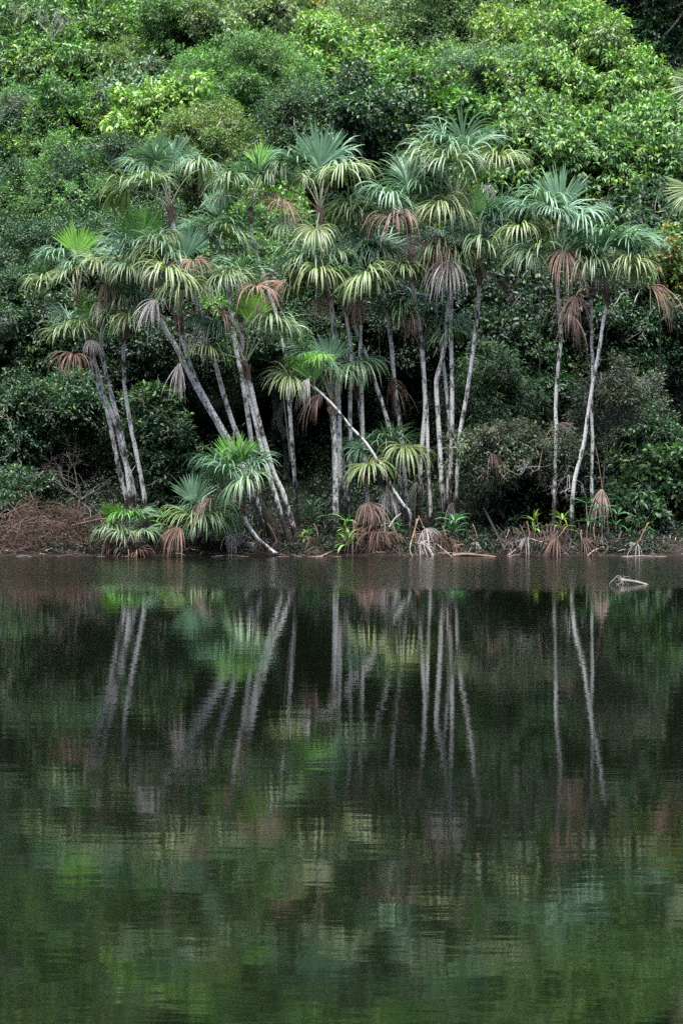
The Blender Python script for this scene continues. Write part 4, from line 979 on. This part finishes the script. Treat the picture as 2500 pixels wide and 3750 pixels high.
def brush():
    """tangle of rust dead brush on the bank"""
    mb = MB()
    for i in range(2600):
        x = rng.normal(-7.0, 1.1); y = rng.uniform(.3, 2.6)
        if x > -4.7: continue
        h = .6 * (1 + .5 * math.sin(x * 5) + .3 * math.sin(x * 11)) * math.exp(-((x + 6.7) / 1.3) ** 2) * min(1, y)
        b = np.array([x, y, terrain(x, y) + rng.uniform(0, h)])
        d = unit(np.array([rng.normal(0, 1), rng.normal(0, .6), rng.normal(.1, .6)])) * rng.uniform(.15, .6)
        q = np.array([b, b + d * .5 + rng.normal(0, .05, 3), b + d])
        c = np.array([.055, .034, .025]) * rng.uniform(.2, 1.7)
        tube(mb, q, rng.uniform(.003, .008), 3, c, cap=False)
    for i in range(110):                       # longer bare shoots sticking out of the mound
        x = rng.normal(-6.7, 1.0); y = rng.uniform(.5, 2.4)
        if x > -4.9: continue
        b = np.array([x, y, terrain(x, y) + rng.uniform(.05, .5)])
        d = unit(np.array([rng.normal(.1, .8), rng.normal(-.2, .4), rng.uniform(.1, 1.0)])) * rng.uniform(.4, 1.1)
        q = spline(np.array([b, b + d * .4 + rng.normal(0, .04, 3), b + d * .8 + [0, 0, -.04], b + d + [0, 0, -.16]]), 3)
        tube(mb, q, np.linspace(.008, .003, len(q)), 4, np.array([.13, .10, .085]) * rng.uniform(.4, 1.6), cap=False)
    o = mb.build('dead_brush', M_TWIG)
    tag(o, 'mound of rust brown dead brush at the water on the dark bank', 'brush pile', kind='stuff')
brush()

def drift_log():
    b = P(2258, 2122, 0)
    d = FPX * CAMZ / (2140 - HY); Yl = d + CAMY
    A = P(2262, 2122, Yl); B = P(2400, 2147, Yl); A[2] = max(A[2], .09)
    root = empty('drift_log', (A + B) / 2, 'half sunk pale log with a root tangle floating off the right bank', 'log')
    o0 = (A + B) / 2
    mb = MB(); pts = np.array([A + [.02, 0, -.02], A + (B - A) * .3 + [0, 0, .0], A + (B - A) * .65, B - [0, 0, .035]])
    sp = spline(pts, 6); tube(mb, sp, np.linspace(.034, .016, len(sp)), 9, (.13, .12, .105), bump=.07)
    mb.build('log', M_TWIG, root, o0, smooth=True)
    mb = MB()
    for k in range(22):
        s = A + rng.normal(0, .025, 3) + np.array([rng.uniform(-.04, .12), 0, .02])
        e = s + np.array([rng.uniform(-.08, .15), rng.normal(0, .06), -s[2] - .03])
        m_ = (s + e) / 2 + rng.normal(0, .05, 3)
        tube(mb, spline(np.array([s, m_, e]), 4), rng.uniform(.003, .006), 4, np.array([.15, .13, .115]) * rng.uniform(.5, 1.5), cap=False)
    tube(mb, spline(np.array([A + [.06, 0, 0], A + [.0, -.02, .05], A + [-.05, 0, .02], A + [-.07, .02, -.10]]), 5), .006, 5, (.22, .20, .18))
    mb.build('root_tangle', M_TWIG, root, o0, smooth=True)
drift_log()

def stilt_roots(label, x0, x1, py, h, n):
    xs = np.linspace(x0, x1, n) + rng.normal(0, 4, n)
    b = P((x0 + x1) / 2, py, .7); root_mb = MB()
    for x in xs:
        Y0 = rng.uniform(.1, 1.1); a = P(x, py + rng.uniform(-8, 6), Y0); a[2] = terrain(a[0], Y0) - .03
        t = a + np.array([rng.normal(0, .18), rng.uniform(.0, .35), h / 160 * rng.uniform(.4, 1.1)])
        m_ = (a + t) / 2 + rng.normal(0, .06, 3)
        tube(root_mb, spline(np.array([a, m_, t]), 4), rng.uniform(.005, .018), 5, np.array([.055, .045, .038]) * rng.uniform(.2, 1.7), cap=False)
    o = root_mb.build('stilt_roots', M_TWIG, smooth=True, origin=b); o.location = [float(q) for q in b]
    tag(o, label, 'roots', 'root tangles at the water line')
stilt_roots('tangle of dark roots at the foot of the single straight palm', 1960, 2090, 2025, 90, 60)
stilt_roots('tangle of roots and dead stalks below the tall dark seedling', 2110, 2260, 2025, 60, 60)
stilt_roots('dark root tangle right of the pale curved roots', 1560, 1720, 2028, 60, 55)
stilt_roots('root tangle between the stemless palms and the leaning trunks', 620, 900, 2026, 45, 70)
stilt_roots('dark roots at the base of the leaning white trunks', 930, 1110, 2022, 60, 55)
stilt_roots('roots beside the rust brown skirt', 1430, 1540, 2025, 60, 45)
stilt_roots('dark rootlets leaning out under the dark low bush', 1830, 1950, 2028, 70, 45)
# ------------------------------------------------------------------ light, sky, camera
SUN_EL, SUN_AZ = math.radians(74), math.radians(-165)     # azimuth: where the brightest cloud stands, behind the camera to the left
w = bpy.data.worlds.new('World'); sc.world = w; w.use_nodes = True
nt = w.node_tree
bg = nt.nodes['Background']
sky = nt.nodes.new('ShaderNodeTexSky'); sky.sky_type = 'NISHITA'; sky.sun_disc = False
sky.sun_elevation = SUN_EL; sky.sun_rotation = SUN_AZ
sky.air_density = .7; sky.dust_density = 1.0; sky.ozone_density = 1.0
nt.links.new(sky.outputs[0], bg.inputs[0]); bg.inputs[1].default_value = .05
sl = bpy.data.lights.new('overcast_sun', 'SUN'); sl.energy = 2.0; sl.angle = math.radians(55); sl.color = (1, .97, .93)
so = bpy.data.objects.new('overcast_sun', sl); col.objects.link(so)
# direction towards the light: x=sin(az)cos(el), y=cos(az)cos(el)
dv = np.array([math.sin(SUN_AZ) * math.cos(SUN_EL), math.cos(SUN_AZ) * math.cos(SUN_EL), math.sin(SUN_EL)])
from mathutils import Vector
so.rotation_euler = Vector([float(q) for q in dv]).to_track_quat('Z', 'Y').to_euler()
so.location = (0, -20, 40)

cam = bpy.data.cameras.new('camera'); co = bpy.data.objects.new('camera', cam); col.objects.link(co)
co.location = (0, CAMY, CAMZ); co.rotation_euler = (math.radians(90), 0, 0)
cam.lens = 36 * FPX / 3750; cam.sensor_width = 36; cam.shift_y = -(1875 - HY) / 3750
cam.clip_end = 2000; cam.clip_start = .1
sc.camera = co
sc.view_settings.view_transform = 'Standard'; sc.view_settings.look = 'None'
sc.view_settings.exposure = 3.35; sc.view_settings.gamma = 1
cy = sc.cycles
cy.max_bounces = 6; cy.diffuse_bounces = 2; cy.glossy_bounces = 3; cy.transmission_bounces = 3; cy.transparent_max_bounces = 4
cy.use_denoising = False
cy.sample_clamp_indirect = 4
